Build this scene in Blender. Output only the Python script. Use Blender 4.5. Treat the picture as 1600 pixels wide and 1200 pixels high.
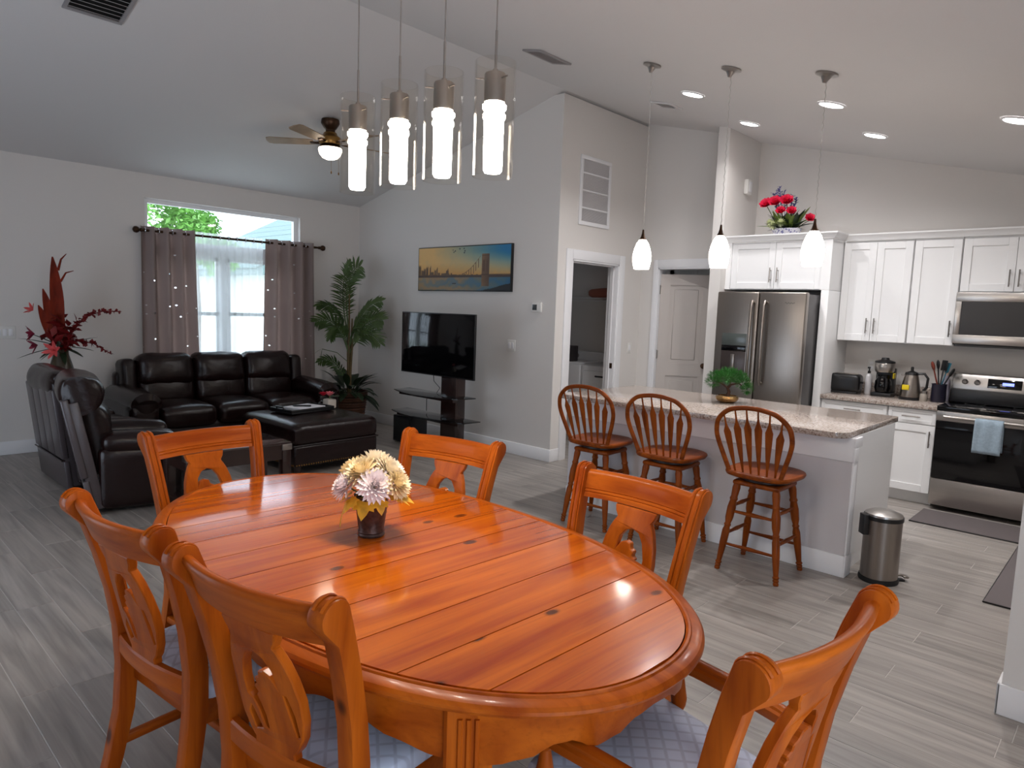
import bpy, bmesh, math, random
from mathutils import Vector, Matrix, noise
from mathutils.geometry import tessellate_polygon
random.seed(7)
V = Vector; PI = math.pi
S = bpy.context.scene; C = S.collection
for o in list(bpy.data.objects): bpy.data.objects.remove(o)

# ------------------------------------------------------------------ camera
HC = 1.55
a_, b_, c_ = 0.819066096, -0.108240667, 0.0356248245
F_ = V((math.cos(b_)*math.sin(a_), math.cos(b_)*math.cos(a_), math.sin(b_)))
R_ = V((math.cos(a_), -math.sin(a_), 0)); U_ = R_.cross(F_)
R2 = math.cos(c_)*R_ + math.sin(c_)*U_; U2 = -math.sin(c_)*R_ + math.cos(c_)*U_
cam = bpy.data.objects.new('camera', bpy.data.cameras.new('camera')); C.objects.link(cam)
cam.matrix_world = Matrix(((R2.x, U2.x, -F_.x, 0), (R2.y, U2.y, -F_.y, 0), (R2.z, U2.z, -F_.z, HC), (0, 0, 0, 1)))
cam.data.sensor_width = 36; cam.data.lens = 1066.36/1600*36; cam.data.clip_start = .05; cam.data.clip_end = 300
S.camera = cam
S.view_settings.view_transform = 'Standard'; S.view_settings.look = 'None'
S.view_settings.gamma = 1; S.view_settings.use_curve_mapping = False
S.view_settings.exposure = 0.0

# ------------------------------------------------------------------ world, light levels
W = bpy.data.worlds.new('world'); S.world = W; W.use_nodes = True
WN = W.node_tree; bg = WN.nodes['Background']
bg.inputs[0].default_value = (.74, .84, 1.0, 1); bg.inputs[1].default_value = 4.6
RECESSED_W = 15.0       # each recessed kitchen lamp
DOWN_W = 2.6            # downward lamp at the foot of each chandelier tube
TUBE_E = 48.0           # glow of the chandelier tubes
PENDANT_E = 14.0        # glow of the island pendants
FAN_E = 9.0
CANDLE_COL = (1, .80, .56)

def portal(loc, rot, sx, sy):
    l = bpy.data.lights.new('daylight_portal', 'AREA'); l.shape = 'RECTANGLE'; l.size = sx; l.size_y = sy
    l.cycles.is_portal = True
    o = bpy.data.objects.new('daylight_portal', l); C.objects.link(o); o.location = loc; o.rotation_euler = rot
portal((3.57, 8.03, 1.67), (-PI/2, 0, 0), 1.8, 1.84)
portal((-1.33, 4.4, 1.05), (0, -PI/2, 0), 2.1, 2.0)
portal((.5, -.93, 1.05), (PI/2, 0, 0), 2.2, 2.1)

# ------------------------------------------------------------------ helpers
def lin(r, g=None, b=None):
    if g is None: g = b = r
    f = lambda v: ((v/255+.055)/1.055)**2.4 if v/255 > .04045 else v/255/12.92
    return (f(r), f(g), f(b), 1)

def tag(o, label, cat, group=None, kind=None):
    if label: o['label'] = label
    if cat: o['category'] = cat
    if group: o['group'] = group
    if kind: o['kind'] = kind
    return o

def T(name, label, cat, loc=(0, 0, 0), rz=0, group=None):
    o = bpy.data.objects.new(name, None); C.objects.link(o); o.empty_display_size = .1
    o.location = loc; o.rotation_euler = (0, 0, rz)
    return tag(o, label, cat, group)

def St(name, label=None):
    o = bpy.data.objects.new(name, None); C.objects.link(o); o['kind'] = 'structure'
    if label: o['label'] = label
    return o

class G:
    def __init__(s): s.bm = bmesh.new()
    def b(s, x0, x1, y0, y1, z0, z1, bev=0, seg=2, M=None):
        m = Matrix.Translation(((x0+x1)/2, (y0+y1)/2, (z0+z1)/2)) @ Matrix.Diagonal((x1-x0, y1-y0, z1-z0, 1))
        if M is not None: m = M @ m
        r = bmesh.ops.create_cube(s.bm, size=1, matrix=m)
        if bev:
            ed = {e for v in r['verts'] for e in v.link_edges}
            bmesh.ops.bevel(s.bm, geom=list(ed), offset=bev, segments=seg, profile=.5, affect='EDGES')
        return s
    def rows(s, rows, cu=True, caps=True, cv=False):
        vs = [[s.bm.verts.new(p) for p in r] for r in rows]
        n = len(vs[0]); m = len(vs)
        for i in range(m if cv else m-1):
            for j in range(n if cu else n-1):
                q = [vs[i][j], vs[i][(j+1) % n], vs[(i+1) % m][(j+1) % n], vs[(i+1) % m][j]]
                try: s.bm.faces.new(q)
                except ValueError: pass
        if caps and not cv and cu:
            s.bm.faces.new(vs[0][::-1]); s.bm.faces.new(vs[-1])
        return s
    def tube(s, pts, r, n=8, caps=True, cv=False, sq=None):
        pts = [V(p) for p in pts]; m = len(pts)
        rs = r if isinstance(r, (list, tuple)) else [r]*m
        up = None; rows = []
        for i, p in enumerate(pts):
            if cv: t = pts[(i+1) % m]-pts[i-1]
            else: t = pts[min(i+1, m-1)]-pts[max(i-1, 0)]
            t.normalize()
            if up is None:
                up = V((0, 0, 1)) if abs(t.z) < .9 else V((1, 0, 0))
            x = up.cross(t).normalized(); up = t.cross(x).normalized()
            k = sq or 1
            rows.append([p + rs[i]*(math.cos(2*PI*j/n)*x + k*math.sin(2*PI*j/n)*up) for j in range(n)])
        return s.rows(rows, True, caps, cv)
    def lathe(s, prof, n=20, M=None, caps=True, cx=0, cy=0):
        rows = []
        for r, z in prof:
            row = [V((cx+max(r, 1e-4)*math.cos(2*PI*j/n), cy+max(r, 1e-4)*math.sin(2*PI*j/n), z)) for j in range(n)]
            if M is not None: row = [M @ p for p in row]
            rows.append(row)
        return s.rows(rows, True, caps)
    def prism(s, polys, fn):
        polys = [[V((u, v, 0)) for u, v in p] for p in polys]
        flat = [p for q in polys for p in q]
        tri = tessellate_polygon(polys)
        L = [[s.bm.verts.new(fn(p.x, p.y, w)) for p in flat] for w in (0, 1)]
        for t in tri:
            for w in (0, 1):
                try: s.bm.faces.new([L[w][i] for i in t])
                except ValueError: pass
        k = 0
        for q in polys:
            n = len(q)
            for i in range(n):
                a, b2 = k+i, k+(i+1) % n
                try: s.bm.faces.new([L[0][a], L[0][b2], L[1][b2], L[1][a]])
                except ValueError: pass
            k += n
        return s
    def soften(s, off, ang=.7, seg=2):
        s.bm.normal_update()
        bmesh.ops.recalc_face_normals(s.bm, faces=s.bm.faces)
        ed = [e for e in s.bm.edges if len(e.link_faces) == 2 and e.calc_face_angle(0) > ang]
        bmesh.ops.bevel(s.bm, geom=ed, offset=off, segments=seg, profile=.5, affect='EDGES', clamp_overlap=True)
        return s
    def cushion(s, sx, sy, sz, r, puff=0, M=None, n=9, wr=0, seed=0, ax=2):
        n0 = len(s.bm.verts)
        tb = bmesh.new(); bmesh.ops.create_cube(tb, size=1)
        bmesh.ops.subdivide_edges(tb, edges=tb.edges[:], cuts=n, use_grid_fill=True)
        tm = bpy.data.meshes.new('t'); tb.to_mesh(tm); tb.free(); s.bm.from_mesh(tm); bpy.data.meshes.remove(tm)
        s.bm.verts.ensure_lookup_table()
        sz3 = V((sx, sy, sz)); h = sz3/2
        for v in s.bm.verts[n0:]:
            # denser samples near the edges
            f = V([math.sin(t*PI)*.5*.35+t*.65 for t in v.co])
            p = V((f.x*sx, f.y*sy, f.z*sz))
            inn = V([max(-h[i]+r, min(h[i]-r, p[i])) for i in range(3)])
            d = p-inn
            if d.length > 1e-6: p = inn + d.normalized()*r
            if puff:
                o1, o2 = [i for i in range(3) if i != ax]
                p[ax] += (1 if p[ax] > 0 else -1)*puff*max(0, 1-(p[o1]/h[o1])**2)*max(0, 1-(p[o2]/h[o2])**2)
            if wr:
                k = noise.noise(V((p.x*7+seed*3.1, p.y*7, p.z*7+seed)))+.5*noise.noise(V((p.x*16, p.y*16+seed, p.z*16)))
                p += p.normalized()*k*wr
            v.co = (M @ p) if M is not None else p
        return s
    def leaf(s, base, d, up, L, Wd, droop=.3, n=5, fold=.15, shape=None):
        d = V(d).normalized(); up = V(up); side = d.cross(up)
        if side.length < 1e-4: side = V((1, 0, 0)).cross(d)
        side.normalize(); up = side.cross(d).normalized()
        rows = []; p = V(base); dd = d.copy()
        for i in range(n+1):
            t = i/n
            w = Wd*(shape(t) if shape else math.sin(PI*min(1, t*.93+.05))**.8)*.5
            rows.append([p-side*w+up*fold*w, p.copy(), p+side*w+up*fold*w])
            dd = (dd+V((0, 0, -droop/n))).normalized(); p = p+dd*(L/n)
        return s.rows(rows, False, False)
    def obj(s, name, mat, parent=None, label=None, sharp=38, kind=None, mats=None):
        bmesh.ops.recalc_face_normals(s.bm, faces=s.bm.faces)
        me = bpy.data.meshes.new(name); s.bm.to_mesh(me); s.bm.free()
        for p in me.polygons: p.use_smooth = True
        me.set_sharp_from_angle(angle=math.radians(sharp))
        me.materials.append(mat)
        o = bpy.data.objects.new(name, me); C.objects.link(o)
        if parent: o.parent = parent
        if label: o['label'] = label
        if kind: o['kind'] = kind
        return o

def copy_tree(o, parent=None):
    c = o.copy(); C.objects.link(c)
    if parent: c.parent = parent
    for ch in o.children: copy_tree(ch, c)
    return c

def dup(o, loc, rz=None, label=None):
    c = copy_tree(o); c.location = loc
    if rz is not None: c.rotation_euler = (0, 0, rz)
    if label: c['label'] = label
    return c

# ------------------------------------------------------------------ materials
def newmat(name):
    m = bpy.data.materials.new(name); m.use_nodes = True
    nt = m.node_tree; return m, nt, nt.nodes['Principled BSDF']
def N(nt, t, **kw):
    n = nt.nodes.new(t)
    for k, v in kw.items(): setattr(n, k, v)
    return n
def mat(name, col, rough=.5, metal=0, spec=.5, var=0, vscale=20, bump=0, bscale=60, stretch=(1, 1, 1), coat=0, emit=None, es=0, sheen=0, trans=0, rnd=0):
    m, nt, p = newmat(name); L = nt.links.new
    p.inputs['Base Color'].default_value = col; p.inputs['Roughness'].default_value = rough
    p.inputs['Metallic'].default_value = metal; p.inputs['Specular IOR Level'].default_value = spec
    p.inputs['Coat Weight'].default_value = coat; p.inputs['Coat Roughness'].default_value = .12
    if sheen: p.inputs['Sheen Weight'].default_value = sheen
    if emit: p.inputs['Emission Color'].default_value = emit; p.inputs['Emission Strength'].default_value = es
    if trans:
        p.inputs['Transmission Weight'].default_value = trans
    if var or bump or rnd:
        tc = N(nt, 'ShaderNodeTexCoord'); mp = N(nt, 'ShaderNodeMapping'); mp.inputs['Scale'].default_value = stretch
        L(tc.outputs['Object'], mp.inputs['Vector'])
    if var or rnd:
        no = N(nt, 'ShaderNodeTexNoise'); no.inputs['Scale'].default_value = vscale; no.inputs['Detail'].default_value = 4
        L(mp.outputs[0], no.inputs['Vector'])
        hs = N(nt, 'ShaderNodeHueSaturation'); hs.inputs['Color'].default_value = col
        mr = N(nt, 'ShaderNodeMapRange'); mr.inputs['From Min'].default_value = .25; mr.inputs['From Max'].default_value = .75
        mr.inputs['To Min'].default_value = 1-var; mr.inputs['To Max'].default_value = 1+var
        L(no.outputs['Fac'], mr.inputs['Value'])
        if rnd:
            oi = N(nt, 'ShaderNodeObjectInfo'); ma = N(nt, 'ShaderNodeMath', operation='MULTIPLY_ADD')
            ma.inputs[1].default_value = rnd; ma.inputs[2].default_value = 1-rnd/2
            L(oi.outputs['Random'], ma.inputs[0])
            mu = N(nt, 'ShaderNodeMath', operation='MULTIPLY'); L(mr.outputs[0], mu.inputs[0]); L(ma.outputs[0], mu.inputs[1])
            L(mu.outputs[0], hs.inputs['Value'])
        else: L(mr.outputs[0], hs.inputs['Value'])
        L(hs.outputs[0], p.inputs['Base Color'])
    if bump:
        nb = N(nt, 'ShaderNodeTexNoise'); nb.inputs['Scale'].default_value = bscale; nb.inputs['Detail'].default_value = 3
        L(mp.outputs[0], nb.inputs['Vector'])
        bp = N(nt, 'ShaderNodeBump'); bp.inputs['Strength'].default_value = bump; bp.inputs['Distance'].default_value = .004
        L(nb.outputs['Fac'], bp.inputs['Height']); L(bp.outputs[0], p.inputs['Normal'])
    return m

def wood(name, light, mid, dark, axis, rough=.34, coat=.08, spec=.10, scale=1.0, knots=True, rnd=True, knot=1.0, cr=.10, kr=.62):
    m, nt, p = newmat(name); L = nt.links.new
    tc = N(nt, 'ShaderNodeTexCoord'); oi = N(nt, 'ShaderNodeObjectInfo')
    off = N(nt, 'ShaderNodeVectorMath', operation='MULTIPLY_ADD')
    cb = N(nt, 'ShaderNodeCombineXYZ')
    for i in range(3): L(oi.outputs['Random'], cb.inputs[i])
    off.inputs[1].default_value = (7.3, 11.7, 5.1) if rnd else (0, 0, 0)
    L(cb.outputs[0], off.inputs[0]); L(tc.outputs['Object'], off.inputs[2])
    def mapped(al, ac):
        mp = N(nt, 'ShaderNodeMapping'); s = [ac*scale]*3; s[axis] = al*scale
        mp.inputs['Scale'].default_value = s; L(off.outputs[0], mp.inputs['Vector']); return mp
    m1 = mapped(1.2, 16); n1 = N(nt, 'ShaderNodeTexNoise'); n1.inputs['Scale'].default_value = 1; n1.inputs['Detail'].default_value = 5; n1.inputs['Distortion'].default_value = .6
    L(m1.outputs[0], n1.inputs['Vector'])
    r1 = N(nt, 'ShaderNodeValToRGB'); e = r1.color_ramp.elements
    e[0].position = .3; e[0].color = mid; e[1].position = .7; e[1].color = light
    L(n1.outputs['Fac'], r1.inputs[0])
    m2 = mapped(3, 110); n2 = N(nt, 'ShaderNodeTexNoise'); n2.inputs['Scale'].default_value = 1; n2.inputs['Detail'].default_value = 3
    L(m2.outputs[0], n2.inputs['Vector'])
    mr = N(nt, 'ShaderNodeMapRange'); mr.inputs['From Min'].default_value = .52; mr.inputs['From Max'].default_value = .78; mr.inputs['To Max'].default_value = .26
    L(n2.outputs['Fac'], mr.inputs['Value'])
    mx = N(nt, 'ShaderNodeMixRGB'); mx.inputs[2].default_value = dark; L(mr.outputs[0], mx.inputs[0]); L(r1.outputs[0], mx.inputs[1])
    last = mx
    if knots:
        m3 = mapped(2.6*knot, 4.6*knot); vo = N(nt, 'ShaderNodeTexVoronoi'); vo.inputs['Scale'].default_value = 1
        L(m3.outputs[0], vo.inputs['Vector'])
        k = N(nt, 'ShaderNodeMapRange'); k.inputs['From Min'].default_value = .05*kr; k.inputs['From Max'].default_value = .17*kr; k.inputs['To Min'].default_value = .92; k.inputs['To Max'].default_value = 0; k.interpolation_type = 'SMOOTHERSTEP'
        L(vo.outputs['Distance'], k.inputs['Value'])
        mk = N(nt, 'ShaderNodeMixRGB'); mk.inputs[2].default_value = [c*.28 for c in dark[:3]]+[1]
        L(k.outputs[0], mk.inputs[0]); L(mx.outputs[0], mk.inputs[1]); last = mk
    L(last.outputs[0], p.inputs['Base Color'])
    p.inputs['Roughness'].default_value = rough; p.inputs['Specular IOR Level'].default_value = spec; p.inputs['Coat Weight'].default_value = coat; p.inputs['Coat Roughness'].default_value = cr
    return m

PL, PM, PD = lin(182, 90, 20), lin(140, 58, 9), lin(84, 30, 5)
pine = [wood('honey_pine_%s' % 'xyz'[i], PL, PM, PD, i) for i in range(3)]
pine_top = wood('honey_pine_top', lin(204, 102, 10), lin(154, 58, 4), lin(92, 32, 4), 0, rough=.25, spec=.15, coat=1, knot=1.7, cr=.10, kr=1.0)
oak = [wood('red_oak_%s' % 'xyz'[i], lin(150, 74, 20), lin(100, 42, 8), lin(54, 20, 6), i, rough=.34, coat=.1, knots=False) for i in range(3)]
M_wall = mat('wall_paint', lin(222, 218, 214), .85, bump=.12, bscale=180)
M_ceil = mat('ceiling_paint', lin(218, 216, 215), .9, bump=.25, bscale=120)
M_trim = mat('trim_white', lin(236, 236, 238), .4)
M_cab = mat('cabinet_white', lin(238, 238, 238), .35)
M_grout = mat('grout', lin(196, 191, 186), .9)
M_leather = mat('dark_brown_leather', lin(27, 12, 11), .27, spec=.36, var=.25, vscale=9, bump=.35, bscale=45)
M_leather2 = mat('dark_brown_leather_side', lin(25, 12, 12), .33, spec=.36, bump=.2, bscale=70)
M_dark = mat('espresso_wood', lin(42, 24, 20), .25, coat=.4, var=.2, vscale=12, stretch=(1, 8, 8))
M_black = mat('black_plastic', lin(22, 22, 24), .35)
M_bglass = mat('black_glass', lin(6, 6, 8), .07, spec=.4)
M_chrome = mat('chrome', lin(210, 210, 212), .12, metal=1)
M_nickel = mat('brushed_nickel', lin(165, 160, 155), .3, metal=1)
M_steel = mat('stainless_steel', lin(150, 142, 135), .32, metal=1, var=.05, vscale=3, stretch=(60, 60, 1))
M_steelh = mat('stainless_steel_horizontal', lin(180, 175, 170), .3, metal=1, var=.05, vscale=3, stretch=(60, 1, 60))
M_bronze = mat('oil_rubbed_bronze', lin(70, 50, 36), .35, metal=.8)
M_brass = mat('antique_brass', lin(150, 112, 60), .3, metal=.9)
M_board = mat('dark_joint_board', lin(60, 24, 8), .7)
M_rubber = mat('black_rubber', lin(18, 18, 18), .7)
M_white = mat('white_enamel', lin(235, 235, 236), .25)
M_plate = mat('white_plastic_plate', lin(228, 226, 222), .4)

def glassmat(name, tint=(1, 1, 1, 1), k=1.0, tr=.0):
    m, nt, p = newmat(name); L = nt.links.new
    nt.nodes.remove(p); out = nt.nodes['Material Output']
    t = N(nt, 'ShaderNodeBsdfTransparent'); t.inputs[0].default_value = tint
    g = N(nt, 'ShaderNodeBsdfGlossy'); g.inputs['Roughness'].default_value = .02
    fa = N(nt, 'ShaderNodeLayerWeight'); fa.inputs[0].default_value = .5
    lw = N(nt, 'ShaderNodeMath', operation='POWER'); L(fa.outputs['Facing'], lw.inputs[0]); lw.inputs[1].default_value = 4.0
    mu = N(nt, 'ShaderNodeMath', operation='MULTIPLY_ADD'); mu.inputs[1].default_value = k; mu.inputs[2].default_value = tr; mu.use_clamp = True
    L(lw.outputs[0], mu.inputs[0]); mx = N(nt, 'ShaderNodeMixShader')
    L(mu.outputs[0], mx.inputs[0]); L(t.outputs[0], mx.inputs[1]); L(g.outputs[0], mx.inputs[2]); L(mx.outputs[0], out.inputs[0])
    return m
M_glass = glassmat('clear_glass', (.985, .975, .96, 1), .62, .0)
M_pane = glassmat('window_pane', (.97, .98, .98, 1), .6, .04)
M_tglass = glassmat('smoked_glass_shelf', (.25, .27, .28, 1), 1.0, .05)

def emat(name, col, s):
    m, nt, p = newmat(name); p.inputs['Base Color'].default_value = (.9, .9, .88, 1)
    p.inputs['Emission Color'].default_value = (*col, 1); p.inputs['Emission Strength'].default_value = s
    return m
M_tube = emat('lit_frosted_tube', (1, .90, .78), TUBE_E)
M_pend = emat('lit_opal_glass', (1, .90, .80), PENDANT_E)
M_fanl = emat('lit_bowl_glass', (1, .84, .66), FAN_E)
M_disc = emat('lit_led_disc', (1, .96, .95), 22)
M_blue = emat('blue_led', (.02, .08, 1), 3)

def sheermat():
    m, nt, p = newmat('sheer_voile'); L = nt.links.new; nt.nodes.remove(p); out = nt.nodes['Material Output']
    t = N(nt, 'ShaderNodeBsdfTransparent'); t.inputs[0].default_value = (.97, 1, 1, 1)
    tl = N(nt, 'ShaderNodeBsdfTranslucent'); tl.inputs[0].default_value = (.9, .93, .93, 1)
    df = N(nt, 'ShaderNodeBsdfDiffuse'); df.inputs[0].default_value = (.85, .87, .88, 1)
    a = N(nt, 'ShaderNodeMixShader'); a.inputs[0].default_value = .4; L(tl.outputs[0], a.inputs[1]); L(df.outputs[0], a.inputs[2])
    b = N(nt, 'ShaderNodeMixShader'); b.inputs[0].default_value = .52; L(t.outputs[0], b.inputs[1]); L(a.outputs[0], b.inputs[2])
    L(b.outputs[0], out.inputs[0]); return m
M_sheer = sheermat()
def curtmat():
    m, nt, p = newmat('taupe_star_cut_curtain'); L = nt.links.new; out = nt.nodes['Material Output']
    p.inputs['Base Color'].default_value = lin(172, 158, 154); p.inputs['Roughness'].default_value = .85
    tl = N(nt, 'ShaderNodeBsdfTranslucent'); tl.inputs[0].default_value = lin(188, 172, 166)
    a = N(nt, 'ShaderNodeMixShader'); a.inputs[0].default_value = .45; L(p.outputs[0], a.inputs[1]); L(tl.outputs[0], a.inputs[2])
    tc = N(nt, 'ShaderNodeTexCoord'); sp = N(nt, 'ShaderNodeSeparateXYZ'); L(tc.outputs['Object'], sp.inputs[0]); cb = N(nt, 'ShaderNodeCombineXYZ')
    L(sp.outputs[0], cb.inputs[0]); L(sp.outputs[2], cb.inputs[1])
    vo = N(nt, 'ShaderNodeTexVoronoi'); vo.voronoi_dimensions = '2D'; vo.inputs['Scale'].default_value = 5.6; vo.inputs['Randomness'].default_value = .9; L(cb.outputs[0], vo.inputs['Vector'])
    h = N(nt, 'ShaderNodeMath', operation='LESS_THAN'); h.inputs[1].default_value = .042; L(vo.outputs['Distance'], h.inputs[0])
    z = N(nt, 'ShaderNodeMath', operation='LESS_THAN'); z.inputs[1].default_value = 2.08; L(sp.outputs[2], z.inputs[0])
    hm = N(nt, 'ShaderNodeMath', operation='MULTIPLY'); L(h.outputs[0], hm.inputs[0]); L(z.outputs[0], hm.inputs[1])
    t = N(nt, 'ShaderNodeBsdfTransparent'); b = N(nt, 'ShaderNodeMixShader'); L(hm.outputs[0], b.inputs[0]); L(a.outputs[0], b.inputs[1]); L(t.outputs[0], b.inputs[2]); L(b.outputs[0], out.inputs[0])
    return m
M_curt = curtmat()

def granite():
    m, nt, p = newmat('speckled_granite'); L = nt.links.new
    tc = N(nt, 'ShaderNodeTexCoord')
    n1 = N(nt, 'ShaderNodeTexNoise'); n1.inputs['Scale'].default_value = 75; n1.inputs['Detail'].default_value = 6; n1.inputs['Roughness'].default_value = .7
    L(tc.outputs['Object'], n1.inputs['Vector'])
    r = N(nt, 'ShaderNodeValToRGB'); e = r.color_ramp.elements
    e[0].position = .3; e[0].color = lin(52, 44, 42); e[1].position = .42; e[1].color = lin(140, 122, 112)
    for q, c2 in ((.5, lin(176, 162, 152)), (.6, lin(196, 188, 180)), (.7, lin(120, 108, 104))):
        x = e.new(q); x.color = c2
    L(n1.outputs['Fac'], r.inputs[0]); L(r.outputs[0], p.inputs['Base Color'])
    p.inputs['Roughness'].default_value = .12
    return m
M_granite = granite()

def plankmat():
    m, nt, p = newmat('grey_wood_look_tile'); L = nt.links.new
    tc = N(nt, 'ShaderNodeTexCoord'); oi = N(nt, 'ShaderNodeObjectInfo')
    cb = N(nt, 'ShaderNodeCombineXYZ')
    for i in range(3): L(oi.outputs['Random'], cb.inputs[i])
    off = N(nt, 'ShaderNodeVectorMath', operation='MULTIPLY_ADD'); off.inputs[1].default_value = (13, 29, 7)
    L(cb.outputs[0], off.inputs[0]); L(tc.outputs['Object'], off.inputs[2])
    mp = N(nt, 'ShaderNodeMapping'); mp.inputs['Scale'].default_value = (28, 1.6, 1); L(off.outputs[0], mp.inputs['Vector'])
    n1 = N(nt, 'ShaderNodeTexNoise'); n1.inputs['Scale'].default_value = 1; n1.inputs['Detail'].default_value = 6; n1.inputs['Distortion'].default_value = .5
    L(mp.outputs[0], n1.inputs['Vector'])
    r = N(nt, 'ShaderNodeValToRGB'); e = r.color_ramp.elements
    e[0].position = .28; e[0].color = lin(130, 124, 119); e[1].position = .72; e[1].color = lin(172, 164, 158)
    x = e.new(.5); x.color = lin(153, 146, 140)
    L(n1.outputs['Fac'], r.inputs[0])
    hs = N(nt, 'ShaderNodeHueSaturation'); ma = N(nt, 'ShaderNodeMath', operation='MULTIPLY_ADD'); ma.inputs[1].default_value = .14; ma.inputs[2].default_value = .93
    L(oi.outputs['Random'], ma.inputs[0]); L(ma.outputs[0], hs.inputs['Value']); L(r.outputs[0], hs.inputs['Color'])
    L(hs.outputs[0], p.inputs['Base Color'])
    p.inputs['Roughness'].default_value = .36
    bp = N(nt, 'ShaderNodeBump'); bp.inputs['Strength'].default_value = .12; bp.inputs['Distance'].default_value = .002
    L(n1.outputs['Fac'], bp.inputs['Height']); L(bp.outputs[0], p.inputs['Normal'])
    return m
M_plank = plankmat()

def seatfab():
    m, nt, p = newmat('pale_blue_diamond_fabric'); L = nt.links.new
    tc = N(nt, 'ShaderNodeTexCoord'); mp = N(nt, 'ShaderNodeMapping'); mp.inputs['Rotation'].default_value = (0, 0, PI/4); mp.inputs['Scale'].default_value = (25, 25, 25)
    L(tc.outputs['Object'], mp.inputs['Vector']); sp = N(nt, 'ShaderNodeSeparateXYZ'); L(mp.outputs[0], sp.inputs[0])
    outs = []
    for i in (0, 1):
        f = N(nt, 'ShaderNodeMath', operation='FRACT'); L(sp.outputs[i], f.inputs[0])
        s2 = N(nt, 'ShaderNodeMath', operation='SUBTRACT'); L(f.outputs[0], s2.inputs[0]); s2.inputs[1].default_value = .5
        ab = N(nt, 'ShaderNodeMath', operation='ABSOLUTE'); L(s2.outputs[0], ab.inputs[0]); outs.append(ab)
    mxm = N(nt, 'ShaderNodeMath', operation='MAXIMUM'); L(outs[0].outputs[0], mxm.inputs[0]); L(outs[1].outputs[0], mxm.inputs[1])
    mr = N(nt, 'ShaderNodeMapRange'); mr.inputs['From Min'].default_value = .36; mr.inputs['From Max'].default_value = .44; L(mxm.outputs[0], mr.inputs['Value'])
    mx = N(nt, 'ShaderNodeMixRGB'); mx.inputs[1].default_value = lin(222, 230, 248); mx.inputs[2].default_value = lin(200, 206, 224)
    L(mr.outputs[0], mx.inputs[0]); L(mx.outputs[0], p.inputs['Base Color']); p.inputs['Roughness'].default_value = .6
    return m
M_seat = seatfab()
# ------------------------------------------------------------------ the shell
ZR, YR = 3.7006, 4.4287
def zc(y): return ZR-.25*abs(y-YR)
XW0, XW1, YW0, YW1 = -1.2, 7.23, -.8, 7.885
def struct(g, name, m, label=None, parent=None, sharp=38):
    o = g.obj(name, m, parent, label, sharp)
    if not parent: o['kind'] = 'structure'
    return o
def wallX(name, x0, x1, ya, yb, holes=(), label=None, z0=0):     # wall in the YZ plane
    top = [(yb, zc(yb)), (ya, zc(ya))]
    if ya < YR < yb: top = [(yb, zc(yb)), (YR, ZR), (ya, zc(ya))]
    poly = [(ya, z0), (yb, z0)]+top
    hs = [[(h[0], h[2]), (h[0], h[3]), (h[1], h[3]), (h[1], h[2])] for h in holes]
    return struct(G().prism([poly]+hs, lambda u, v, w: V((x0+(x1-x0)*w, u, v))), name, M_wall, label)
def wallY(name, y0, y1, xa, xb, zt, holes=(), label=None):
    poly = [(xa, 0), (xb, 0), (xb, zt), (xa, zt)]
    hs = [[(h[0], h[2]), (h[0], h[3]), (h[1], h[3]), (h[1], h[2])] for h in holes]
    return struct(G().prism([poly]+hs, lambda u, v, w: V((u, y0+(y1-y0)*w, v))), name, M_wall, label)

# door openings are notches: cut from the floor up (z from -.001 makes the outline open)
def wallX_door(name, x0, x1, ya, yb, da, db, dz, label=None):
    poly = [(ya, 0), (da, 0), (da, dz), (db, dz), (db, 0), (yb, 0), (yb, zc(yb)), (ya, zc(ya))]
    if ya < YR < yb: poly.insert(7, (YR, ZR))
    return struct(G().prism([poly], lambda u, v, w: V((x0+(x1-x0)*w, u, v))), name, M_wall, label)
def wallY_door(name, y0, y1, xa, xb, zt, da, db, dz, label=None):
    poly = [(xa, 0), (da, 0), (da, dz), (db, dz), (db, 0), (xb, 0), (xb, zt), (xa, zt)]
    return struct(G().prism([poly], lambda u, v, w: V((u, y0+(y1-y0)*w, v))), name, M_wall, label)

WX0, WX1, WZ0, WZ1 = 2.67, 4.47, .75, 2.59
wallY('wall_window', 7.885, 8.02, -1.32, 5.46, zc(7.885), [(WX0, WX1, WZ0, WZ1)], 'living room wall with the curtained window')
wallX('wall_television', 5.341, 5.46, 4.549, 7.885, (), 'grey white gable wall behind the television')
LX0, LX1, LZ = 5.57, 6.411, 2.09
wallY_door('wall_laundry', 4.4287, 4.549, 5.341, 6.995, ZR-.03, LX0, LX1, LZ, 'wall with the open laundry doorway and return grille')
PY0, PY1, PZ = 3.50, 4.20, 2.085
wallX_door('wall_pantry', 6.875, 6.995, 3.372, 4.4287, PY0, PY1, PZ, 'wall with the pantry door')
wallX('wall_kitchen', 7.23, 7.35, -.92, 3.252, (), 'kitchen wall behind the fridge and cabinets')
struct(G().prism([[(3.252, 0), (3.372, 0), (3.372, zc(3.372)), (3.252, zc(3.252))]], lambda u, v, w: V((6.5+.85*w, u, v))), 'wall_stub', M_wall, 'short wall between pantry door and fridge')
wallX('wall_right', 3.275, 3.395, -.8, .31, (), 'wall end at the right edge of the picture')
wallX_door('wall_left', -1.32, -1.2, -.8, 7.885, 3.4, 5.4, 2.1, 'wall left of the living room')
wallY_door('wall_back', -.92, -.8, -1.32, 7.23, zc(-.8), -.6, 1.6, 2.1, 'wall behind the camera')
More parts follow.
